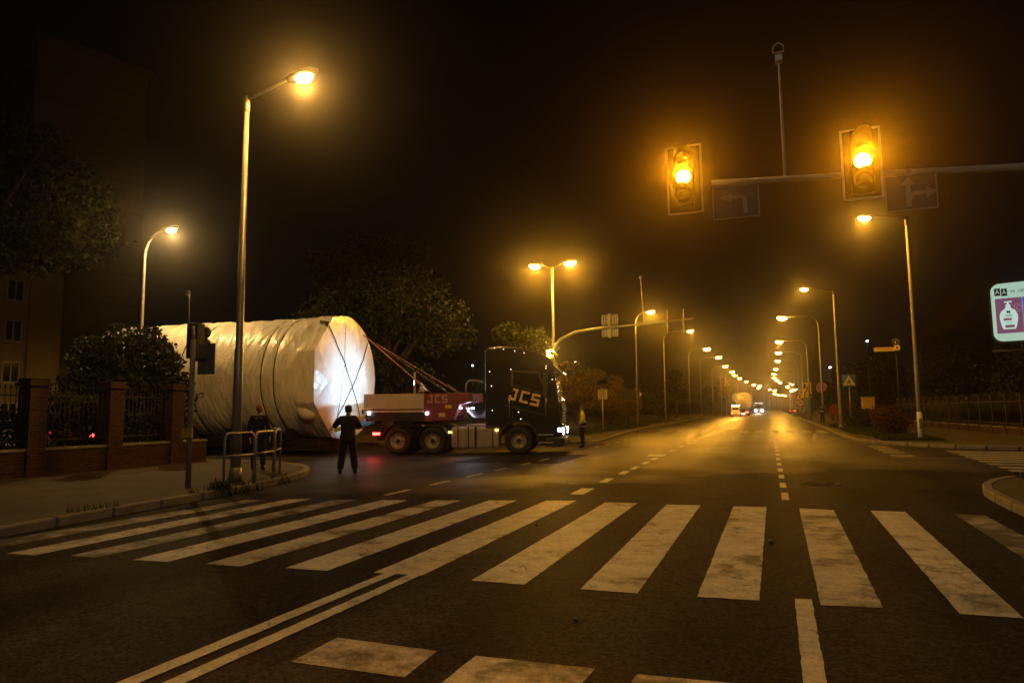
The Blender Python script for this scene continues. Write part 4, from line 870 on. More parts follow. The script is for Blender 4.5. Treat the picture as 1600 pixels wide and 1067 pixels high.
point_light('headlight_beam', tk, (1.9, 2.3, .9), 60, (.85, .93, 1), .08, spot=R(90), target=(9, 2.2, 0))
point_light('headlight_beam', tk, (1.9, .2, .9), 60, (.85, .93, 1), .08, spot=R(90), target=(9, .2, 0))
for y in (-.22, 2.56):
    mr_ = MB().box(.98, 1.14, y - .10 if y < 0 else y, y + .06 if y < 0 else y + .18, 2.05, 2.95).build('mirror', M_PLAST, tk, bevel=.05)
    MB().bar((1.1, .05 if y < 0 else 2.45, 2.9), (1.08, y, 2.85), .04).bar((1.1, .05 if y < 0 else 2.45, 2.1), (1.08, y, 2.12), .04).build('mirror_arm', M_PLAST, mr_)
    MB().box(.965, .981, y - .07 if y < 0 else y + .02, y + .03 if y < 0 else y + .15, 2.12, 2.88).build('mirror_glass', M_CHROME, mr_)
MB().tube([(1.22, .1, 3.58), (1.2, .3, 3.72), (1.2, 2.2, 3.72), (1.22, 2.4, 3.58)], .028, 8).build('light_bar', M_CHROME, tk)
for y in (.5, 1.0):
    b = MB().lathe([(.085, 0), (.085, .05), (.10, .06), (.105, .16), (.08, .22), (1e-4, .24)], 16, Matrix.Translation((1.14, y, 3.62))).build('beacon', M_AMBER, tk)
point_light('beacon_light', tk, (1.3, .75, 4.0), 480, (1.0, .5, .06), .08)
for y in np.linspace(.35, 2.2, 6):
    MB().lathe([(.075, -.06), (.08, .02), (.05, .03)], 12, Matrix.Translation((1.26, y, 3.74)) @ Matrix.Rotation(pi / 2, 4, 'Y')).build('spotlight', M_CHROME, tk)
mk = None  # glowing dots: front marker lamps, side ones standing in for lamp reflections
for p in [(-.86, -.0, 3.93), (-.52, 0, 3.88), (-.1, 0, 3.80), (.25, 0, 3.72), (1.06, 0, 3.22), (1.05, 0, 3.14), (1.28, 0, 2.72), (1.60, .3, 1.98), (1.60, .5, 2.05), (1.58, .7, 1.98), (1.60, 1.0, 2.02), (1.61, 1.3, 1.98), (1.66, .4, 2.99), (1.66, .8, 2.99), (1.66, 1.2, 2.99), (1.66, 1.6, 2.99), (1.46, .25, 2.48), (1.48, .2, 2.30), (-1.05, 0, 3.05), (-.98, 0, 2.52), (-.25, 0, 3.12), (-.96, 0, 1.62), (.02, 0, 1.55), (.10, 0, 1.30)]:
    if mk is None: o = MB().lathe([(1e-4, -.02), (.014, -.013), (.019, 0), (.014, .013), (1e-4, .02)], 8).build('marker_glint', M_WSM, tk); mk = o.data
    else: o = bpy.data.objects.new('marker_glint', mk); link(o, tk)
    o.location = (p[0], p[1] - .005, p[2])
block_letters(tk, Matrix.Translation((-.36, -.004, 2.03)) @ Matrix.Rotation(R(15), 4, 'Y'), .44, M_LETTER)
MB().prism([(-.45, 1.80), (.95, 1.42), (.95, 1.45), (-.45, 1.84)], -.006, .018).build('swage_line', M_CHROME, tk)
MB().box(-.02, .14, -.03, .018, 1.62, 1.66).build('door_handle', M_CHROME, tk)
MB().prism([(-.20, .98), (-.19, .98), (-.19, 3.0), (-.20, 3.0)], -.003, .018).prism([(.98, 1.3), (.99, 1.3), (1.0, 1.85), (.99, 1.85)], -.003, .018).build('door_gap', M_PLAST, tk)
for x in (-.32, 1.03): MB().tube([(x, -.0, 1.35), (x, -.05, 1.4), (x + .02, -.05, 2.05), (x + .02, .0, 2.1)], .016, 6).build('grab_handle', M_CHROME, tk)
MB().prism([(-1.15, 3.0), (-.4, 3.02), (-.4, 3.4), (-1.15, 3.42)], -.003, .018).build('sleeper_panel', M_GLASS, tk)
MB().prism([(-1.22, 1.0), (-.72, 1.0), (-.70, 1.06), (-1.22, 1.06)], .0, .018).build('lower_trim', M_CHROME, tk)
for z in (.42, .70): MB().box(.74, 1.28, -.03, .25, z, z + .05).build('step', M_ALU, tk)
def arc_band(x, y0, y1, r0, r1, a0, a1, name, n=14):
    vs = []
    for a in np.linspace(a0, a1, n): vs += [(x + r0 * cos(a), y0, .54 + r0 * sin(a)), (x + r0 * cos(a), y1, .54 + r0 * sin(a)), (x + r1 * cos(a), y1, .54 + r1 * sin(a)), (x + r1 * cos(a), y0, .54 + r1 * sin(a))]
    fs = [f for i in range(n - 1) for f in [(4 * i + q, 4 * i + (q + 1) % 4, 4 * i + 4 + (q + 1) % 4, 4 * i + 4 + q) for q in range(4)]] + [(0, 1, 2, 3), (4 * n - 1, 4 * n - 2, 4 * n - 3, 4 * n - 4)]
    MB().add(vs, fs).build(name, M_PLAST, tk)
for y0, y1 in ((0.0, .30), (2.2, 2.5)): arc_band(0, y0, y1, .68, .73, -.05, pi - .2, 'arch_trim')
MB().box(-5.45, .9, .78, .88, .72, 1.02).box(-5.45, .9, 1.62, 1.72, .72, 1.02).box(-5.45, -5.35, .3, 2.2, .60, .86).build('chassis', M_DARK, tk)
MB().box(-2.0, -1.22, .2, 2.3, 1.04, 1.10).build('catwalk', M_ALU, tk)
MB().lathe([(.55, 1.10), (.55, 1.18), (.1, 1.20)], 24, Matrix.Translation((-3.9, 1.25, 0))).build('fifth_wheel', M_DARK, tk)
for x0, x1 in ((-2.52, -1.62), (-1.58, -.72)):
    MB().box(x0, x1, .03, .62, .25, 1.02).build('fuel_tank', M_ALU, tk, bevel=.07, seg=3)
for x in (-2.26, -1.87, -1.60, -.95): MB().box(x - .025, x + .025, .012, .64, .235, 1.035).build('tank_strap', M_PLAST, tk, bevel=.05, seg=2)
for x in (0, -3.25, -4.6):
    wheel(tk, x, .20); wheel(tk, x, 2.30, far=True)
    if x < -1:
        for yy in (.54, 1.96): MB().lathe([(.29, -.15), (.52, -.14), (.52, .14), (.29, .15)], 24, Matrix.Translation((x, yy, .52)) @ RX()).build('inner_wheel', M_RUB, tk)
        for yy in (.0, 2.02):
            MB().add(sum([[(x + .60 * cos(a), yy, .52 + .60 * sin(a)), (x + .60 * cos(a), yy + .48, .52 + .60 * sin(a)), (x + .63 * cos(a), yy, .52 + .63 * sin(a)), (x + .63 * cos(a), yy + .48, .52 + .63 * sin(a))] for a in np.linspace(.25, pi - .25, 10)], []),
                     [f for i in range(9) for f in ((4 * i, 4 * i + 4, 4 * i + 5, 4 * i + 1), (4 * i + 2, 4 * i + 3, 4 * i + 7, 4 * i + 6), (4 * i, 4 * i + 2, 4 * i + 6, 4 * i + 4))]).build('mudguard', M_PLAST, tk)
for x, z in ((-2.57, .83), (-.80, .90)): MB().box(x - .05, x + .05, -.015, .03, z - .03, z + .03).build('side_marker', M_ASM, tk)
b = MB().box(-5.52, -5.44, .0, .42, .70, .88).build('tail_lamp_unit', M_PLAST, tk); MB().box(-5.55, -5.30, -.02, .10, .74, .83).build('tail_lamp', M_RLAMP, b)
MB().box(-5.55, -5.44, 2.08, 2.5, .70, .88).build('tail_lamp_unit', M_PLAST, tk)
point_light('tail_light', tk, (-5.5, -.2, .8), 14, (1, .02, .02), .05)

# trailer gooseneck, deck and wheel lines; frame in tank direction
TA = R(6)
tr = empty('lowbed_trailer', (-16.17, 23.24, 0), TA, 'long lowbed trailer with red and cream gooseneck under the wrapped tank', 'trailer')
MT = (Matrix.Translation((-16.17, 23.24, 0)) @ Matrix.Rotation(TA, 4, 'Z')).inverted() @ (Matrix.Translation((-8.82, 23.46, 0)) @ Matrix.Rotation(TR, 4, 'Z'))
MB().box(-5.94, -3.58, .04, .09, 1.72, 2.28, MT).build('side_panel', M_CREAM, tr); MB().box(-5.94, -3.58, 2.41, 2.46, 1.72, 2.28, MT).build('side_panel', M_CREAM, tr)
MB().box(-5.94, -5.89, .1, 2.40, 1.72, 2.28, MT).build('rear_board', M_DARK, tr)
MB().box(-5.94, -3.58, .035, .08, 1.665, 1.70, MT).build('red_strip', M_REDP, tr); MB().box(-5.94, -3.58, .03, .08, 1.58, 1.655, MT).build('lower_rail', M_CREAM, tr)
MB().box(-5.88, -3.4, .1, 2.4, 1.25, 1.70, MT).build('load_bed', M_DARK, tr)
gn = MB().prism([(-3.57, 1.22), (-3.57, 2.27), (-1.80, 2.29), (-1.78, 1.95), (-2.2, 1.85), (-2.45, 1.28)], .03, .55, MT).prism([(-3.57, 1.22), (-3.57, 2.27), (-1.80, 2.29), (-1.78, 1.95), (-2.2, 1.85), (-2.45, 1.28)], 1.95, 2.47, MT).prism([(-3.57, 1.4), (-3.57, 2.2), (-2.2, 2.2), (-2.2, 1.86), (-2.5, 1.4)], .552, 1.948, MT).build('gooseneck', M_REDP, tr, bevel=.03)
block_letters(gn, MT @ Matrix.Translation((-3.42, .027, 1.92)), .29, M_LETTERP, st=.2)
MB().box(-2.75, -2.5, .015, .028, 1.72, 1.84, MT).build('yellow_plate', M_YEL, gn); MB().box(-3.0, -2.75, .015, .028, 1.40, 1.55, MT).build('cream_plate', M_CREAM, gn)
for p in ((-3.45, .0, 1.54), (-5.72, .0, 1.55)): MB().box(p[0] - .05, p[0] + .05, -.02, .025, p[2] - .045, p[2] + .045, MT).build('work_lamp', M_WLAMP, tr)
for p in ((-2.25, .35, 1.72), (-2.05, .7, 1.70), (-1.95, 1.2, 1.72)): MB().box(p[0] - .06, p[0] + .06, p[1] - .03, p[1] + .03, p[2] - .02, p[2] + .02, MT).build('work_lamp', M_WLAMP, tr)
point_light('work_light', tr, MT @ Vector((-1.9, .55, 1.62)), 14, (.75, .85, 1), .05)
for k in range(5):
    y = .5 + k * .35
    pts = [MT @ Vector((-2.1 + .9 * u, y + .12 * sin(u * 9 + k), 1.75 - .45 * sin(u * pi) + .1 * u)) for u in np.linspace(0, 1, 14)]
    MB().tube(pts, .022, 6).build('air_hose', mat('hose_blue_lit', (.18, .20, .26), .4), tr)  # hoses tinted blue to imitate the work lamps' light
MB().tube([MT @ Vector(p) for p in ((-2.02, .3, 2.28), (-2.0, .3, 2.62), (-1.9, .3, 2.74), (-1.7, .35, 2.76), (-1.35, .5, 2.68))], .025, 7).build('hose_hoop', M_POLE, tr)
MB().box(-4.33, -4.27, 1.2, 1.26, 2.2, 3.15, MT).build('stake', M_POLE, tr)
b = MB().prism([(-4.20, 2.35), (-3.90, 2.35), (-4.05, 2.78)], 1.3, 1.33, MT).build('warning_triangle', M_RED, tr); MB().prism([(-4.15, 2.39), (-3.95, 2.39), (-4.05, 2.70)], 1.28, 1.295, MT).build('triangle_field', M_WHITE, b)
MB().bar(MT @ Vector((-5.9, .35, 1.45)), MT @ Vector((-7.2, .3, .9)), .12).build('drawbar_strut', mat('yellow_green_paint', (.45, .48, .10), .5), tr)
MB().bar(MT @ Vector((-5.8, 1.25, 1.3)), (-.9, 0, .75), .5, .3).build('draw_beam', M_DARK, tr)
MB().box(-12.6, -.3, -1.45, 1.45, .38, .58).build('deck', M_DARK, tr); MB().box(-12.6, -.3, -1.5, -1.45, .30, .62).box(-12.6, -.3, 1.45, 1.5, .30, .62).build('side_beam', M_DARK, tr)
for k in range(6):
    for yy in (-1.2, 1.2): wheel(tr, -5.0 - k * 1.15, yy, .38, .26, M_DARK, far=yy > 0)
for x in (-1.5, -4.2, -8.0): MB().box(x - .15, x + .15, -1.6, 1.6, .58, 1.0).build('saddle', M_DARK, tr)
wl = MB().lathe([(.05, 0), (.09, .10), (.09, .13)], 12, MT @ Matrix.Translation((-5.96, .30, 1.62)) @ Matrix.Rotation(-pi / 2, 4, 'Y')).build('flood_lamp', M_DARK, tr)
point_light('flood_light', tr, MT @ Vector((-6.05, .55, 1.35)), 85, (.55, .78, 1.0), .10, spot=R(150), target=(-.1, .35, 2.1), blend=.9)
point_light('flood_light', tr, MT @ Vector((-4.3, 1.2, 2.75)), 1050, (.48, .74, 1.0), .12, spot=R(100), target=(-.1, .1, 2.6), blend=.9)
MB().box(-11.2, -11.1, -1.5, -1.3, .62, .8).build('tail_lamp', M_RLAMP, tr)
MB().box(-2.9, -2.6, -1.53, -1.505, .75, 1.0).build('cream_plate', M_CREAM, tr)

# ------------------------------------------------------------------ wrapped tank
TL, TRAD = 10.6, 2.5
M_TARP = mat('white_tarpaulin', (.78, .76, .70), .36, var=.14, scale=1.1, bump=.5, bscale=7, coat=.25)
tank = empty('wrapped_tank', (-16.17, 23.24, 2.95), TA, 'huge cylindrical tank wrapped in pale crinkled tarpaulin on the trailer', 'tank')
def ridg(v): return (1 - abs(noise.noise(v))) ** 5
def rad(t, th):
    """t: metres behind the face, th: 0 = away side (+y), pi/2 = up, pi = near side"""
    c, s = cos(th), sin(th)
    r = TRAD + (.12 if c > 0 else 0) * c
    # flattened flanged shoulder on the near side by the face
    if c < 0:
        a = (th - pi) % (pi / 4); a = min(a, pi / 4 - a)
        octr = 2.36 / max(.924, cos(min(a, pi / 8)))
        a8 = abs(((th - pi + pi / 8) % (pi / 4)) - pi / 8); octr = 2.38 / cos(a8)
        k = max(0, 1 - max(0, t - .55) / .35); k = .7 * k * k * (3 - 2 * k); k *= min(1, -c * 2.2)
        r = r * (1 - k) + octr * k
    wr = ridg(Vector((t * 1.5 + th * .9, th * 1.2, 3.1))) * .036 + ridg(Vector((t * 3.2 - th * 2.2, th * .9, 9.7))) * .026
    up = max(0, s)
    r += wr * (.35 + .9 * up) * min(1, t * 2 + .25) - .035
    r += .11 * up ** 3 * noise.noise(Vector((t * .55, 1.7, c * .8))) + .03 * noise.noise(Vector((t * .4, th * .8, 5))) + .018 * ridg(Vector((t * 6.5 + th * 3, th * 1.6, 2.2))) + .014 * ridg(Vector((t * 9 - th * 5, th * 2.4, 7.2)))
    for tb in (1.65, 2.2, 5.3, 5.9, 8.8, 9.4): r -= .045 * math.exp(-((t - tb) / .07) ** 2) * (.5 + .5 * up)
    if s < -.45: r *= 1 - .02 * (-s - .45)
    return r
NT, NA = 230, 240
V = []; F = []
for i in range(NT + 1):
    t = TL * i / NT
    for j in range(NA):
        th = 2 * pi * j / NA; r = rad(t, th); V.append((-t, r * cos(th), r * sin(th)))
for i in range(NT):
    for j in range(NA): F.append((i * NA + j, i * NA + (j + 1) % NA, (i + 1) * NA + (j + 1) % NA, (i + 1) * NA + j))
F.append(tuple(NT * NA + j for j in range(NA)))
mb = MB(); mb.add(V, F, True); mb.build('tarpaulin', M_TARP, tank)
V = []; F = []; NR = 46
def facex(rr, th):
    y, z = rr * cos(th), rr * sin(th); q = rr / TRAD
    return .14 * (1 - q * q) + (ridg(Vector((y * .9 + z * .35, z * .5, 1.3))) * .05 + ridg(Vector((y * 2.1 - z * 1.2, z * 1.1, 4.4))) * .025) * (1 - q ** 8)
for i in range(NR + 1):
    for j in range(NA):
        th = 2 * pi * j / NA; rr = rad(0, th) * i / NR; V.append((facex(rr, th), rr * cos(th), rr * sin(th)))
for i in range(NR):
    for j in range(NA): F.append((i * NA + j, (i + 1) * NA + j, (i + 1) * NA + (j + 1) % NA, i * NA + (j + 1) % NA))
mb = MB(); mb.add(V, F, True); mb.build('end_cover', M_TARP, tank)
def band(t, w_, m_, name):
    vs = []; fs = []
    for j in range(NA):
        th = 2 * pi * j / NA; r = max(rad(t + dx, th) for dx in (-w_, 0, w_)) + .008
        vs += [(-t - w_, r * cos(th), r * sin(th)), (-t + w_, r * cos(th), r * sin(th)), (-t + w_, (r - .06) * cos(th), (r - .06) * sin(th)), (-t - w_, (r - .06) * cos(th), (r - .06) * sin(th))]
    for j in range(NA):
        a, b = 4 * j, 4 * ((j + 1) % NA); fs += [(a, a + 1, b + 1, b), (a + 1, a + 2, b + 2, b + 1), (a + 3, a, b, b + 3)]
    MB().add(vs, fs, True).build(name, m_, tank)
for t in (1.65, 2.2, 5.3, 5.9, 8.8, 9.4): band(t, .022, M_STRAPD, 'lashing_band')
def face_line(p0, p1, r=.018):
    pts = []
    for u in np.linspace(0, 1, 26):
        y = p0[0] + (p1[0] - p0[0]) * u; z = p0[1] + (p1[1] - p0[1]) * u
        pts.append((facex(math.hypot(y, z), math.atan2(z, y)) + .025, y, z))
    MB().tube(pts, r, 6).build('cross_rope', M_STRAPD, tank)
face_line((-1.42, 2.0), (1.35, -2.0)); face_line((1.85, 1.62), (-1.25, -2.05)); face_line((-.15, 2.2), (-.85, -1.6), .008)
MB().tube([(-.05, -1.48, 2.02), (.06, -1.5, 2.08), (-.3, -1.5, 2.16)], .06, 8).build('shackle', M_STRAPD, tank)
# wrapped nozzle low on the near shoulder
MB().lathe([(.42, -.55), (.43, -.1), (.34, .05), (.12, .12), (1e-4, .12)], 24, Matrix.Translation((-.45, -2.0, -1.15)) @ Matrix.Rotation(R(62), 4, 'X') @ Matrix.Rotation(R(25), 4, 'Y')).build('nozzle_cover', M_TARP, tank)

# ------------------------------------------------------------------ tie straps from the tank to the gooseneck
MTw = Matrix.Translation((-8.82, 23.46, 0)) @ Matrix.Rotation(TR, 4, 'Z'); MKw = Matrix.Translation((-16.17, 23.24, 2.95)) @ Matrix.Rotation(TA, 4, 'Z')
for a, b, lb, m_ in (((-.1, 1.50, 2.02), (-3.37, .12, 2.33), 'orange ratchet strap ending nearest, at the join of red and cream panels', M_STRAP), ((-.1, 1.62, 1.96), (-2.95, 1.2, 2.33), 'middle strap from the tank, duller than the two beside it', M_STRAPD), ((-.1, 1.85, 1.88), (-2.75, 2.35, 2.33), 'orange ratchet strap ending farthest right on the red gooseneck', M_STRAP)):
    A = MKw @ Vector(a); B = MTw @ Vector(b); e = empty('tie_strap', B, 0, lb, 'strap', 'tie straps between tank and gooseneck')
    MB().bar((0, 0, 0), A - B, .05, .015).build('webbing', m_, e)
    d = (A - B).normalized(); MB().bar(d * .15, d * .45, .07, .07).bar(d * .32 + Vector((0, 0, .05)), d * .62 + Vector((0, 0, .07)), .03).build('ratchet', M_CHROME if m_ is M_STRAP else M_DARK, e)
    MB().bar((0, 0, -.06), (0, 0, .02), .06).build('hook', M_DARK, e)

# ------------------------------------------------------------------ other vehicles
def small_car(name, loc, rz, paint, label, group=None, head=None, tail=False, van=False, cat='car'):
    e = empty(name, loc, rz, label, cat, group)
    body = [(-2.1, .28), (-2.15, .75), (-2.05, .95), (-1.2, 1.0), (1.0, .95), (1.9, .82), (2.1, .62), (2.12, .28)]
    roof = [(-1.95, .96), (-1.45, 1.42), (-.2, 1.48), (.35, 1.42), (1.15, .95)]
    if van: body = [(-2.3, .3), (-2.35, 1.05), (1.3, 1.05), (2.2, .9), (2.35, .6), (2.35, .3)]; roof = [(-2.32, 1.06), (-2.25, 2.0), (.5, 2.05), (1.35, 1.06)]
    b = MB().prism(body, -.86, .86).build('body', paint, e, bevel=.09, seg=3)
    MB().prism(roof, -.72, .72).build('cabin', paint, e, bevel=.08, seg=2)
    zc = 1.30 if not van else 1.6
    if not van:
        MB().prism([(-1.2, 1.02), (-1.15, 1.36), (-.25, 1.40), (.3, 1.34), (.85, 1.02)], -.735, .735).build('side_window', M_GLASS, e)
    else: MB().prism([(.1, 1.15), (.1, 1.85), (.52, 1.85), (1.05, 1.15)], -.735, .735).build('side_window', M_GLASS, e)
    MB().box(-2.30 if van else -1.78, -2.285 if van else -1.70, -.55, .55, 1.08 if not van else 1.25, 1.3 if not van else 1.8).build('rear_window', M_GLASS, e)
    for x in (-1.35, 1.35):
        for y in (-.78, .78): wheel(e, x, y, .32, .2, far=y > 0)
    for y in (-.62, .62):
        MB().box(2.04 if not van else 2.30, 2.14 if not van else 2.38, y - .18, y + .18, .58, .74).build('headlight', head or M_GLASS, e)
        MB().box(-2.18 if not van else -2.38, -2.08 if not van else -2.30, y - .16, y + .16, .68, .84).build('tail_lamp', M_RLAMP if tail else M_RED, e)
    MB().box(-2.2 if not van else -2.4, -2.17 if not van else -2.36, -.25, .25, .45, .57).build('number_plate', M_WHITE, e)
    return e
P_YEL = mat('yellow_van_paint', (.80, .58, .12), .35, coat=.5); P_WHI = mat('white_car_paint', (.6, .6, .6), .3, coat=.6); P_GRY = mat('grey_car_paint', (.12, .12, .13), .3, coat=.6); P_RED = mat('red_car_paint', (.25, .03, .02), .3, coat=.6)
v = small_car('pilot_van', (-7.3, 142, 0), pi / 2, P_YEL, 'yellow pilot van with white roof lights far down the road', tail=True, van=True, cat='van')
MB().box(-1.0, -.8, -.8, .8, 2.06, 2.26).build('light_bar', M_WSM, v); point_light('van_fill_light', v, (-4.0, 0, 2.6), 260, (1, .62, .2), .1)  # unseen lamp added behind the van to boost the light there
# far lorry with the second wrapped load
fl = empty('far_lowloader', (-6.9, 163, 0), pi / 2, 'distant lowloader trailer with red tail lamps beside the yellow van', 'trailer')
MB().box(-.4, 12, -1.3, 1.3, .7, 1.05).build('deck', M_DARK, fl)
for k in range(4):
    for yy in (-1.05, 1.05): wheel(fl, 1 + k * 1.2, yy, .4, .3, M_DARK, far=yy > 0)
for y in (-1.0, 1.0, -.7): MB().box(-.5, -.4, y - .18, y + .18, .62, .92).build('tail_lamp', M_RLAMP, fl)
MB().box(-.48, -.4, -.45, .45, .30, .55).build('number_plate', M_WSM, fl)
MB().box(-.45, -.4, -1.3, 1.3, 1.05, 1.35).build('rear_board', M_REDP, fl)
fw_ = empty('wrapped_load', (-6.9, 163, 1.08), pi / 2, 'second wrapped load, a lumpy pale bundle far down the road', 'wrapped load')
def lump(rx, ry, rz, cx, cy, cz, seed, nm, n=30):
    vs = []; fs = []
    for i in range(n + 1):
        a = pi * i / n
        for j in range(n):
            b = 2 * pi * j / n; d = Vector((cos(a), sin(a) * cos(b), sin(a) * sin(b)))
            k = 1 / max(abs(d.x), (abs(d.y) ** 3 + abs(d.z) ** 3) ** (1 / 3)) ** .8; k *= 1 + .08 * noise.noise(d * 1.8 + Vector((seed, 0, 0)))
            z = max(cz + d.z * rz * k, 0.0); vs.append((cx + d.x * rx * k, cy + d.y * ry * k, z))
    for i in range(n):
        for j in range(n): fs.append((i * n + j, i * n + (j + 1) % n, (i + 1) * n + (j + 1) % n, (i + 1) * n + j))
    MB().add(vs, fs, True).build(nm, M_TARP, fw_)
lump(3.6, 1.85, 2.0, 3.4, -.25, 2.2, 2, 'tarpaulin'); lump(1.5, 1.1, 1.1, 7.4, 1.6, 3.0, 7, 'wrapped_nozzle')
# oncoming lorry with a row of roof lights
oc = empty('oncoming_lorry', (-4.6, 215, 0), -pi / 2, 'oncoming lorry with dazzling headlamps and lit roof bar in the far distance', 'truck')
MB().prism([(-1.0, .5), (-1.0, 3.0), (.6, 3.1), (1.0, 2.6), (1.25, 1.2), (1.25, .5)], -1.2, 1.2).build('cab', P_GRY, oc, bevel=.08); MB().box(-8, -1.1, -1.2, 1.2, .9, 1.4).build('chassis', M_DARK, oc)
MB().box(1.02, 1.12, -1.0, 1.0, 1.55, 2.4).build('windscreen', M_GLASS, oc)
for x in (0, -4, -5.3):
    for yy in (-1.05, 1.05): wheel(oc, x, yy, .5, .3, far=yy > 0)
E_HEAD = emit('dazzling_headlamp', (.92, .96, 1), 90)
for y in (-.9, .9): MB().lathe([(1e-4, .1), (.22, .06), (.26, 0)], 16, Matrix.Translation((1.26, y, .95)) @ Matrix.Rotation(pi / 2, 4, 'Y')).build('headlamp', E_HEAD, oc)
point_light('headlamp_beam', oc, (1.7, 0, 1.0), 260, (.9, .95, 1), .2, spot=R(80), target=(30, 0, -.2))
for y in np.linspace(-1.0, 1.0, 6): MB().ball((.72, y, 3.16), .11, 8).build('roof_lamp', M_WSM, oc)
small_car('parked_car', (5.6, 190, .0), -pi / 2, P_WHI, 'pale parked car facing us at the far right kerb', 'parked cars at the far right', head=M_WSM)
small_car('parked_car', (5.3, 172, .0), -pi / 2, P_GRY, 'dark parked car nearest in the far right row', 'parked cars at the far right')
small_car('parked_car', (4.9, 235, .0), pi / 2, P_RED, 'red parked car at the very end of the right row', 'parked cars at the far right', tail=True)
small_car('parked_car', (-31.0, 20.5, .0), R(70), P_WHI, 'pale car parked behind the left iron bars')
# blue round signs glinting far away
for x, y, lb in ((-2.2, 260, 'tiny blue round sign far away left of the road end'), (4.4, 215, 'tiny blue round sign far away above the parked cars')):
    s = post_sign('blue_round_sign', x, y, 3.6, lb); disc(s, 'plate', mat('bright_blue_sign', (.1, .16, .6), .4), .55, 3.3, .04, .06, 20)

# ------------------------------------------------------------------ people
def skin_mesh(name, nodes, edges, mat_, parent, sub=1, root=0):
    me = bpy.data.meshes.new(name); me.from_pydata([n[0] for n in nodes], edges, [])
    ob = bpy.data.objects.new(name, me); COL.objects.link(ob)
    sk = ob.modifiers.new('skin', 'SKIN'); sk.use_smooth_shade = True; sk.branch_smoothing = .3
    ss = ob.modifiers.new('sub', 'SUBSURF'); ss.levels = sub; ss.render_levels = sub
    for i, n in enumerate(nodes):
        v = me.skin_vertices[0].data[i]; rr = n[1]; v.radius = rr if isinstance(rr, tuple) else (rr, rr); v.use_root = (i == root)
    dg = bpy.context.evaluated_depsgraph_get(); m2 = bpy.data.meshes.new_from_object(ob.evaluated_get(dg)); bpy.data.objects.remove(ob)
    m2.name = name; m2.materials.clear(); m2.materials.append(mat_); m2.polygons.foreach_set('use_smooth', [True] * len(m2.polygons))
    o = bpy.data.objects.new(name, m2); return link(o, parent)
def person(loc, rz, label, h=1.76, coat=None, pants=None, hair=None, arms=None, stance=.11, skin=None, cap=None, lean=0.0, coat_len=.84, step=0.0, group=None, bulk=1.0):
    k = h / 1.76; e = empty('person', loc, rz, label, 'person', group)
    hip = [Vector((s * .095, 0, .93)) for s in (-1, 1)]; knee = [Vector((s * (.10 + stance * .5), .03 + s * step * .5, .50)) for s in (-1, 1)]; ank = [Vector((s * (.10 + stance), -.01 + s * step, .09)) for s in (-1, 1)]
    sho = [Vector((s * .19, lean * .5, 1.44)) for s in (-1, 1)]
    arms = arms or [((-.25, -.03, 1.15), (-.26, .07, .90)), ((.25, -.03, 1.15), (.26, .07, .90))]
    N = []; E_ = []
    def node(p, r, prev=None):
        N.append((tuple(Vector(p) * k), (r * k if not isinstance(r, tuple) else (r[0] * k, r[1] * k)))); i = len(N) - 1
        if prev is not None: E_.append((prev, i))
        return i
    pel = node((0, 0, .96), (.15, .11)); wst = node((0, .01, 1.12), (.135, .10), pel); ch = node((0, lean * .3, 1.33), (.165, .115), wst)
    nk0 = node((0, lean * .6, 1.47), (.085, .07), ch); nk = node((0, .01 + lean, 1.53), .055, nk0); jaw = node((0, .03 + lean, 1.585), (.068, .075), nk); md = node((0, .025 + lean, 1.66), (.078, .092), jaw); top = node((0, .015 + lean, 1.735), (.055, .065), md)
    nose = node((0, .125 + lean, 1.635), .012, md)
    for s_, a in ((0, arms[0]), (1, arms[1])):
        s0 = node(sho[s_], .062, ch); el = node(a[0], .043, s0); mid = node(Vector(a[0]).lerp(Vector(a[1]), .35), .042, el); wr = node(a[1], .027, mid)
        d = (Vector(a[1]) - Vector(a[0])).normalized(); sd = -1 if s_ == 0 else 1
        side = d.cross(Vector((sd, 0, 0.001))).normalized(); pm = node(Vector(a[1]) + d * .07, (.036, .022), wr)
        for q, (ln, off) in enumerate(((.075, -.033), (.09, -.012), (.085, .010), (.065, .030))):
            b0 = Vector(a[1]) + d * .115 + side * off; curl = Vector((-sd, 0, 0)) * .35
            f1 = node(b0, .0095, pm); f2 = node(b0 + (d + curl * .5).normalized() * ln * .5, .0085, f1); node(b0 + (d + curl * .5).normalized() * ln * .5 + (d + curl * 1.6).normalized() * ln * .5, .007, f2)
        th = node(Vector(a[1]) + d * .055 - side * .045, .0105, pm); node(Vector(a[1]) + d * .10 - side * .065 + Vector((-sd * .02, 0, 0)), .009, th)
    for s_ in (0, 1):
        h0 = node(hip[s_], .092, pel); kn = node(knee[s_], .058, h0); cf = node(knee[s_].lerp(ank[s_], .3), .057, kn); an = node(ank[s_], .040, cf); node(ank[s_] + Vector((0, .13, -.05)), .035, an)
    body = skin_mesh('body', N, E_, skin or M_SKIN, e, 1)
    # eyes, ears
    for s_ in (-1, 1):
        MB().ball(Vector((s_ * .032, .103 + lean, 1.655)) * k, .012 * k, 8).build('eye', M_WHITE, body)
        MB().ball(Vector((s_ * .080, .02 + lean, 1.64)) * k, .028 * k, 8, .35, .7, 1).build('ear', skin or M_SKIN, body)
    # coat
    N2 = []; E2 = []
    def nd(p, r, prev=None):
        N2.append((tuple(Vector(p) * k), (r * k if not isinstance(r, tuple) else (r[0] * k, r[1] * k)))); i = len(N2) - 1
        if prev is not None: E2.append((prev, i))
        return i
    c1 = nd((0, lean * .3, 1.33), (.195 * bulk, .145 * bulk)); c0 = nd((0, .0, 1.10), (.175 * bulk, .135 * bulk), c1); cm = nd((0, 0, .95), (.185 * bulk, .14 * bulk), c0); nd((0, 0, coat_len), (.19 * bulk, .145 * bulk), cm)
    cn = nd((0, lean * .5, 1.47), (.10, .085), c1)
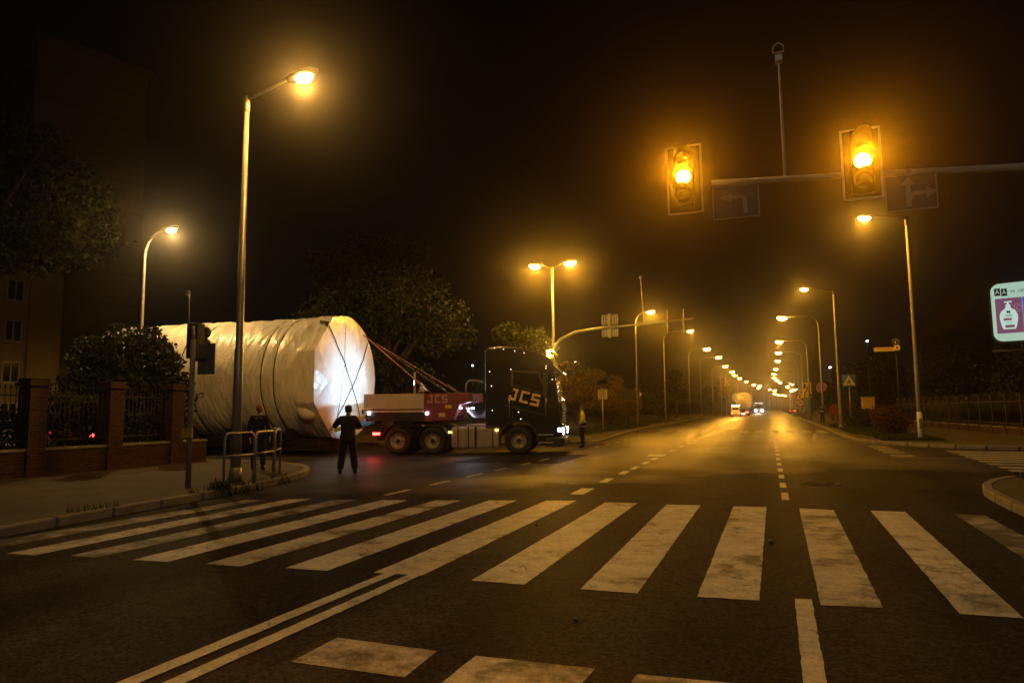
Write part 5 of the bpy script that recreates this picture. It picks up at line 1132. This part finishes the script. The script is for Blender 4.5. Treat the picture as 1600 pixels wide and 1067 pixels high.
    for s_ in (0, 1):
        s0 = nd(sho[s_], .082 * bulk, c1); el = nd(arms[s_][0], .066 * bulk, s0); nd(Vector(arms[s_][0]).lerp(Vector(arms[s_][1]), .93), .048, el)
    co = skin_mesh('coat', N2, E2, coat or M_PLAST, e, 1)
    N3 = [((0, 0, .97 * k), (.155 * k, .12 * k))]; E3 = []
    for s_ in (0, 1):
        i = len(N3); N3 += [(tuple(hip[s_] * k), .112 * k * bulk ** .5), (tuple(knee[s_] * k), .090 * k * bulk ** .8), (tuple(ank[s_] * k + Vector((0, 0, .02))), .076 * k * bulk ** .8)]; E3 += [(0, i), (i, i + 1), (i + 1, i + 2)]
    skin_mesh('trousers', N3, E3, pants or M_PLAST, e, 1)
    for s_ in (0, 1):
        a = ank[s_] * k; MB().add([], []).lathe([(.052 * k, .16 * k), (.055 * k, .06 * k)], 10, Matrix.Translation((a.x, a.y, 0))).ball((a.x, a.y + .06 * k, .05 * k), .055 * k, 10, .85, 2.3, .9).build('shoe', M_PLAST, e)
    c = Vector((0, .0 + lean, 1.685)) * k
    if cap is None:
        hm_ = MB().lathe([(.088, -.09), (.094, -.02), (.088, .04), (.06, .08), (1e-4, .095)], 18, Matrix.Translation(c) @ Matrix.Rotation(.25, 4, 'X') @ Matrix.Scale(k, 4) @ Matrix.Diagonal((.95, 1.1, 1, 1))); hm_.build('hair', hair or M_PLAST, body)
    else:
        MB().lathe([(.094, -.03), (.098, .02), (.085, .07), (.05, .09), (1e-4, .095)], 18, Matrix.Translation(c) @ Matrix.Scale(k, 4) @ Matrix.Diagonal((.95, 1.12, 1, 1))).box(-.07 * k, .07 * k, (.08 + lean) * k, (.18 + lean) * k, 1.665 * k, 1.68 * k).build('cap', cap, e)
        MB().lathe([(.086, -.09), (.09, -.02)], 18, Matrix.Translation(c) @ Matrix.Scale(k, 4) @ Matrix.Diagonal((.95, 1.08, 1, 1)) @ Matrix.Translation((0, -.008, 0))).build('hair', hair or M_PLAST, body)
    return e, co
M_COATD = mat('dark_coat', (.022, .022, .024), .8); M_TROUD = mat('dark_trousers', (.028, .026, .024), .85); M_JEAN = mat('dark_jeans', (.03, .034, .045), .85)
M_HIVIS = mat('hi_vis_yellow', (.88, .82, .08), .6); M_STRIPE = mat('reflective_stripe', (.55, .55, .52), .35)
M_HAIRB = mat('fair_hair', (.50, .24, .09), .7); M_HAIRD = mat('dark_hair', (.03, .022, .016), .7)
person((-10.44, 15.15, 0), R(30), 'man in dark coat and cap seen from behind, standing on the road', 1.77, M_COATD, M_TROUD, M_HAIRD, arms=[((-.38, .08, 1.20), (-.12, .26, 1.42)), ((.30, .16, 1.16), (.08, .30, 1.36))], stance=.09, bulk=1.22, cap=mat('dark_cap', (.10, .045, .03), .8), coat_len=.74)
pv_, co = person((-7.8, 28.66, 0), R(100), 'man in a yellow reflective jacket before the truck’s front', 1.80, M_HIVIS, M_TROUD, M_HAIRD, arms=[((-.25, -.03, 1.16), (-.20, .12, .95)), ((.25, -.03, 1.16), (.20, .14, .95))], stance=.0, coat_len=.80)
for z, rr in ((.90, 1.02), (1.10, .98)):
    MB().lathe([(.205 * rr, z - .03), (.208 * rr, z), (.205 * rr, z + .03)], 24, Matrix.Diagonal((1.0, .80, 1, 1))).build('reflective_band', M_STRIPE, co)
MB().box(-.12, .12, .148, .165, 1.15, 1.40).build('back_patch', M_YEL, co) if False else None
person((-12.6, 14.3, .12), R(25), 'fair haired onlooker in dark clothes standing behind the hooped railing', 1.70, M_COATD, M_JEAN, M_HAIRB, stance=.03, coat_len=.8)
p4, co4 = person((3.85, 67, .12), R(190), 'distant person in dark clothes with a pale stripe on the right pavement', 1.75, M_COATD, M_TROUD, M_HAIRD, stance=.03, step=.1)
MB().lathe([(.20, 1.12), (.203, 1.16), (.20, 1.20)], 20, Matrix.Diagonal((1, .8, 1, 1))).build('reflective_band', M_STRIPE, co4)
# lit windows and lamps far off behind the trees: small real lamps on posts
for x, y, z, lb in ((-34, 75, 7.0, 'small white lamp shining between the trees above the trailer'), (-22, 78, 7.2, 'small white lamp shining left of the far gantry'), (9.8, 84, 8.8, 'upper small white lamp among the dark right trees'), (5.9, 84, 6.0, 'small white lamp left of the second right lamp post')):
    e = empty('distant_lamp', (x, y, .1), 0, lb, 'lamp', 'small lamps in the distance'); MB().tube([(0, 0, 0), (0, 0, z)], .05, 6).build('post', M_DARK, e); MB().ball((0, 0, z), .13, 8, 1, 1, .6).build('lamp_bowl', M_WLAMP, e)
